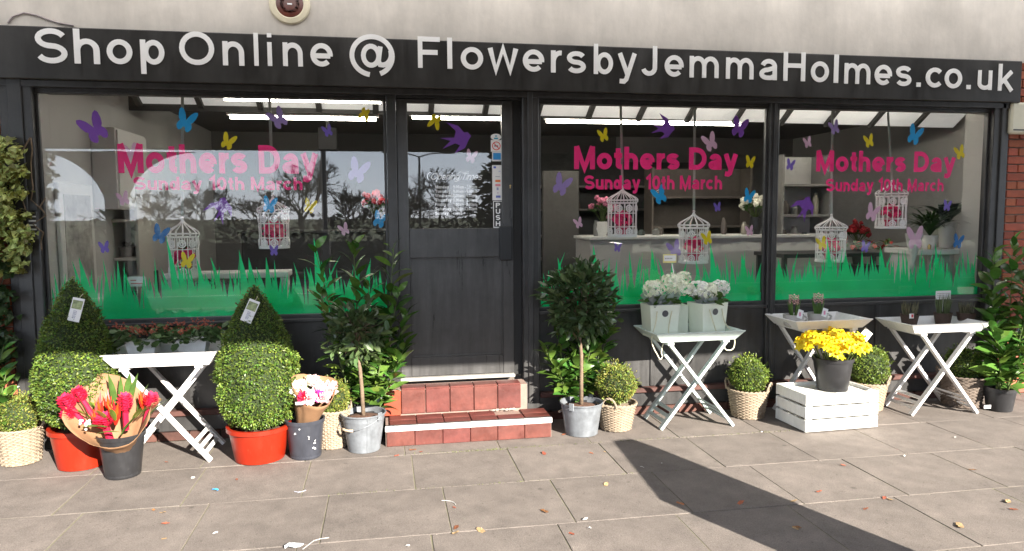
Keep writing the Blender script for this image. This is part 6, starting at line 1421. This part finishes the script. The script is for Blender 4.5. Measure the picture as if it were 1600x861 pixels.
BROWN_AT = [(850, 709, 1, 'in front of the right end of the red step'), (258, 818, 1, 'below the big bouquet bucket, near the picture edge'), (713, 824, .9, 'beside the tan oak leaf below the step'), (851, 799, 1.2, 'the darkest one, well in front of the step'),
 (1063, 787, .8, 'inside the long shadow, lower one'), (881, 679, .8, 'against the foot of the bay tree bucket'), (645, 703, 1, 'touching the front of the step, left one of a pair'), (658, 706, .8, 'touching the front of the step, right one of a pair'),
 (240, 797, .8, 'between the black bouquet bucket and the picture edge'), (1157, 786, 1.1, 'inside the long shadow, the largest there'), (1280, 768, .8, 'right of the long shadow, below the crate'), (1353, 795, .7, 'below the right end of the crate'), (1520, 734, 1, 'bright one below the tray table by the laurel'),
 (1382, 778, .9, 'next to a tan leaf below the crate corner'), (1318, 727, .7, 'on a joint just below the crate'), (370, 749, .5, 'by the blue wrapper, tiny'), (893, 834, .7, 'beside the white film scraps'), (260, 722, .6, 'behind the foot of the white tray table'), (620, 712, .7, 'between the step and the bay tree bucket'),
 (924, 708, .6, 'just below the bay tree bucket by the pillar'), (710, 793, .6, 'under the curled white plastic strip'), (1584, 796, .7, 'at the far brick end of the paving'), (1245, 824, .8, 'at the lower edge of the long shadow')]
for i, (x, y, k, wh) in enumerate(BROWN_AT):
    p = G(x, y, .002); o = inst('fallen_leaf', RND.choice(DL), None, TRS(p, (RND.gauss(0, .1), RND.gauss(0, .1), RND.uniform(0, 6)), k*RND.uniform(.5, .68))); tag(o, 'dry brown leaf ' + wh, 'leaf', 'dry brown leaves on the paving')
TAN_AT = [(751, 829, 1.3, 'broad, below the step near the picture edge'), (712, 833, 1.1, 'long and thin, under a brown leaf below the step'), (947, 757, .9, 'at the tip side of the long shadow'), (1240, 783, .9, 'on the sunny edge of the long shadow'), (1392, 781, 1, 'ragged, beside a brown leaf below the crate'),
 (1575, 784, 1, 'near the brick end of the paving'), (255, 801, .9, 'below the black bouquet bucket'), (1243, 826, .6, 'tiny, low in the long shadow'), (256, 842, .6, 'small, close to the lower picture edge under the topiary'), (945, 706, .5, 'tiny, beneath the basket by the bay tree'), (1500, 822, 1.6, 'largest, alone at the brick end foreground')]
for i, (x, y, k, wh) in enumerate(TAN_AT):
    p = G(x, y, .002); o = inst('fallen_leaf', RND.choice(DT), None, TRS(p, (RND.gauss(0, .1), RND.gauss(0, .1), RND.uniform(0, 6)), k*RND.uniform(.52, .7))); tag(o, 'tan dry leaf, ' + wh, 'leaf', 'tan dry leaves on the paving')
SCRAPW = M('dirty_paper', (.50, .49, .47), .8, .15, 40)
def scrap(x, y, w_, l_, mat, label, name='paper_scrap', cat='litter', group=None, h=.012):
    rnd = random.Random(int(x*7+y)); p = G(x, y, .0025); mb = MB(); n = 9
    mb.add([V((0, 0, h))] + [V((l_*cos(2*pi*k/n)*rnd.uniform(.7, 1), w_*sin(2*pi*k/n)*rnd.uniform(.7, 1), rnd.random()*h*.8)) for k in range(n)], [(0, 1+k, 1+(k+1) % n) for k in range(n)]); mb.xf(Matrix.Translation(p) @ Matrix.Rotation(rnd.uniform(-.5, .5), 4, 'Z')); o = mb.build(name, mat); tag(o, label, cat, group)
scrap(337, 766, .012, .028, M('blue_wrapper', (.05, .35, .75), .35, .1), 'small bright blue wrapper lying on the paving', 'sweet_wrapper')
for x, y, l_, wh in ((1003, 731, .022, 'on the left edge of the long shadow'), (336, 834, .024, 'bright, below the orange pot beside the kraft bouquet'), (302, 747, .02, 'under the foot of the white tray table'), (637, 854, .018, 'at the lower picture edge below the step'), (1493, 684, .022, 'below the table with grassy pots'), (1034, 725, .010, 'tiny, inside the tip of the long shadow'),
    (914, 812, .03, 'clear edged, upper one by the long shadow'), (921, 826, .016, 'small, lower one by the long shadow'), (1413, 713, .016, 'on a joint right of the crate'), (1190, 676, .012, 'tiny, below the basket between two tables')):
    scrap(x, y, l_*.36, l_*.72, SCRAPW, 'white paper scrap ' + wh, group='white paper scraps on the paving')
scrap(460, 857, .03, .06, M('crumpled_film', (.62, .68, .72), .3, .2, 30), 'crumpled clear wrapper on the paving at the edge of the picture', 'plastic_wrapper', h=.03)
c = [G(x, y, .004) for x, y in ((690, 782), (697, 782), (704, 783), (709, 785), (712, 788))]; o = MB().tube(c, .002, 5).build('plastic_strip', SCRAPW); tag(o, 'thin curled white plastic strip on the paving', 'litter')
c = [G(x, y, .004) for x, y in ((473, 858), (481, 852), (490, 845), (500, 842), (514, 840))]; o = MB().tube(c, .002, 5).build('string_end', SCRAPW); tag(o, 'loose white string trailing from the crumpled wrapper', 'litter')
c = [G(x, y, .003) for x, y in ((460, 768), (466, 769), (472, 768), (478, 766))]; o = MB().tube(c, .0022, 5).build('cable_tie', M('grey_plastic_tie', (.4, .42, .5), .5)); tag(o, 'bent grey cable tie lying across a paving joint', 'litter')
# moss and weeds in the joints
ms = MB(); rnd = random.Random(14)
for i in range(520):
    k = rnd.random()
    if k < .45: p = V((rnd.gauss(.75, .3), -.66+rnd.gauss(0, .008), 0))
    elif k < .75: p = V((rnd.uniform(1.7, 3.1), -.66+rnd.gauss(0, .008), 0))
    else: p = V((rnd.uniform(-.4, 2), -1.315+rnd.gauss(0, .006), 0))
    a = rnd.uniform(0, 6); L_ = rnd.uniform(.006, .018); ms.add([p + V((-.003*cos(a), -.003*sin(a), -.004)), p + V((.003*cos(a), .003*sin(a), -.004)), p + V((rnd.gauss(0, .006), rnd.gauss(0, .006), L_*.6))], [(0, 1, 2)])
tag(ms.build('joint_moss', M('moss', (.13, .15, .05), .9, .3, 30, island=.3)), 'thin moss growing along the paving joints', 'moss', kind='stuff')

# ================================================================== ACROSS THE ROAD (mirrored in the glass, throwing the long shadow)
a_, p_ = 4.35, .975; sd = V((sin(AZ), -cos(AZ), 0)); pn = V((cos(AZ), sin(AZ), 0))
def sunpos(al, pp): return sd*al + pn*pp
hh = (a_-1.45)*math.tan(EL)
c0 = sunpos(a_, p_); cab = thing('street_cabinet', 'grey street cabinet with a steep slanted top on the pavement edge', 'street cabinet', (c0.x, c0.y, 0))
def cabprism(w0, w1, zl, zr, d, z0):
    mb = MB(); pts = [(w0, z0), (w1, z0), (w1+.20, zr), (w1+.05, zr+.02), (w0, zl)]
    vs = []
    for dd in (-d, d):
        for u, z in pts: vs.append(c0 + pn*u + sd*dd + V((0, 0, z)))
    n = len(pts); mb.add(vs, [list(range(n))[::-1], list(range(n, 2*n))] + [[i, (i+1) % n, n+(i+1) % n, n+i] for i in range(n)]); return mb
cabprism(-.30, .19, (a_-2.39)*math.tan(EL), hh, .14, .06).build('body', M('cabinet_grey', (.25, .26, .26), .5, .1), cab); cabprism(-.34, .27, .05, .055, .17, 0).build('plinth', SLAB, cab)
def bare_tree(x, y, h, seed, label, grp='bare winter trees across the road'):
    rnd = random.Random(seed); t = thing('bare_tree', label, 'tree', (x, y, -.06), grp); mb = MB(); tw2 = MB()
    def grow(p, d, L_, r, lv):
        q = p + d*L_; md = p + d*L_*.5 + V((rnd.gauss(0, .04), rnd.gauss(0, .04), 0))*L_
        r = max(r, .011); (mb if lv < 2 else tw2).tube([p, md, q], [r, r*.85, r*.72], 6 if lv < 2 else 3, cap=False)
        if lv >= 6: return
        for k in range(rnd.choice((3, 3, 4)) if lv < 4 else 3):
            nd = (d + V((rnd.gauss(0, .55), rnd.gauss(0, .55), rnd.gauss(.12, .3)))).normalized(); grow(p + d*L_*rnd.uniform(.55, 1.0), nd, L_*rnd.uniform(.58, .82), r*.58, lv+1)
    grow(V((x, y, -.06)), V((0, 0, 1)), h*.27, h*.018, 0)
    mb.build('trunk', MATS['dark_bark'], t); tw2.build('crown', MATS['dark_bark'], t)
M('dark_bark', (.045, .038, .032), .9, .25, 6)
for i, (x, y, h, lb) in enumerate(((-3.2, -24, 6.0, 'bare spreading tree mirrored above the word March in the left window'), (-7.5, -27, 4.4, 'bare tree mirrored at the pillar side of the left window'), (.8, -25, 4.3, 'low bare tree mirrored by the door post'), (2.4, -26, 4.9, 'bare tree mirrored in the lower half of the door glass'), (-5.4, -29, 4.4, 'slim bare tree mirrored behind the cages'), (-10, -30, 5, 'bare tree far along the road mirrored by the ivy end'), (-1.2, -21, 4.2, 'short twiggy tree mirrored beside the lamp post'))):
    bare_tree(x, y, h, i+3, lb)
def evergreen(x, y, h, r, seed, label):
    rnd = random.Random(seed); t = thing('evergreen_tree', label, 'tree', (x, y, -.06), 'dark evergreens across the road')
    MB().tube([(x, y, -.06), (x, y, h*.8)], [.16, .05], 8).build('trunk', MATS['dark_bark'], t); mb = MB()
    MB().lathe([(.1, .2), (r*.55, .6), (r*.55, h*.45), (r*.3, h*.75), (0, h*.93)], 14, (x, y, 0)).build('inner_branches', MATS['dark_bark'], t, True)
    for i in range(7000):
        u = rnd.random()**.8; z = .3 + (h-.3)*u; rr = r*(1-u**1.8)**.75*(.55+.45*rnd.random()) + .05; a = rnd.uniform(0, 2*pi); rr *= 1+.3*noise.noise(V((cos(a)*2, sin(a)*2, z*.6+seed)))
        p = V((x+rr*cos(a), y+rr*sin(a), z)); R3 = frame_to((cos(a), sin(a), rnd.gauss(.2, .5)), (0, 0, 1), rnd.gauss(0, .6)); s = rnd.uniform(.25, .5); mb.cm = 0
        mb.add([p + R3 @ (V(v)*s) for v in ((0, 0, 0), (.5, .3, .05), (1, 0, -.1), (.5, -.3, .05))], [(0, 1, 2, 3)])
    mb.build('crown', MATS['evergreen_needles'], t)
M('evergreen_needles', (.03, .042, .018), .7, .3, 2, island=.4)
for i, (x, y, h, r) in enumerate(((6.2, -23, 7.6, 2.4), (9.6, -24, 9.4, 3.4), (13.4, -23, 9.6, 3.4), (17.6, -25, 10.2, 3.8), (22.5, -24, 10, 4), (28, -26, 11, 4.6))):
    evergreen(x, y, h, r, 60+i, 'dark evergreen tree in the belt mirrored by the right hand glass, number %s from the door' % ('one two three four five six'.split()[i]) if False else ['dark evergreen mirrored at the edge of the door glass', 'dark evergreen mirrored behind the first Mothers Day beside the door', 'dark evergreen mirrored around the second hanging cage from the door', 'broad dark evergreen mirrored by the mullion', 'dark evergreen mirrored over the bookcase', 'tallest dark evergreen mirrored by the brick end'][i])
hedge = MB(); rnd = random.Random(3)
for i in range(8000):
    x = rnd.uniform(-34, 8); hgt = 1.5+.45*noise.noise(V((x*.35, 0, 2)))+.3*noise.noise(V((x*1.3, 0, 5))); p = V((x, -17+rnd.gauss(0, .45), rnd.random()**.7*hgt)); R3 = frame_to((rnd.gauss(0, 1), rnd.gauss(0, 1), rnd.gauss(.4, .7))); s = rnd.uniform(.15, .36)
    hedge.add([p + R3 @ (V(v)*s) for v in ((0, 0, 0), (.5, .28, .05), (1, 0, -.1), (.5, -.28, .05))], [(0, 1, 2, 3)])
hg = thing('hedge', 'long dark hedge mirrored low in the windows from across the road', 'hedge', (-12, -17, 0)); hedge.build('leaves', M('hedge_leaf', (.035, .036, .022), .8, .3, 1, island=.4), hg)
MB().box((-34, -17.2, 0), (8, -16.8, .9)).build('inner_branches', MATS['dark_bark'], hg)
def lamp_post(x, y, h, label, arm):
    t = thing('street_lamp', label, 'street lamp', (x, y, -.06), 'street lamps along the road'); LM = M('lamp_steel', (.12, .12, .12), .5, .1, metal=.3)
    MB().tube([(x, y, -.06), (x, y, 1.2), (x, y, 1.25), (x, y, h)], [.09, .09, .055, .045], 10).build('post', LM, t, 40)
    for s in arm:
        MB().tube([(x, y, h), (x+s*.5, y, h+.14), (x+s*1.3, y, h+.2)], .03, 6).build('arm', LM, t); MB().bev((x+s*1.3-.28, y-.1, h+.15), (x+s*1.3+.28, y+.1, h+.27), .03).build('lamp_head', LM, t)
lamp_post(-1.15, -9.0, 6.4, 'tall dark lamp post mirrored between the word Day and the door post', (1,))
lamp_post(1.55, -26, 4.2, 'double armed street lamp mirrored in the door glass beside the script lettering', (1, -1))
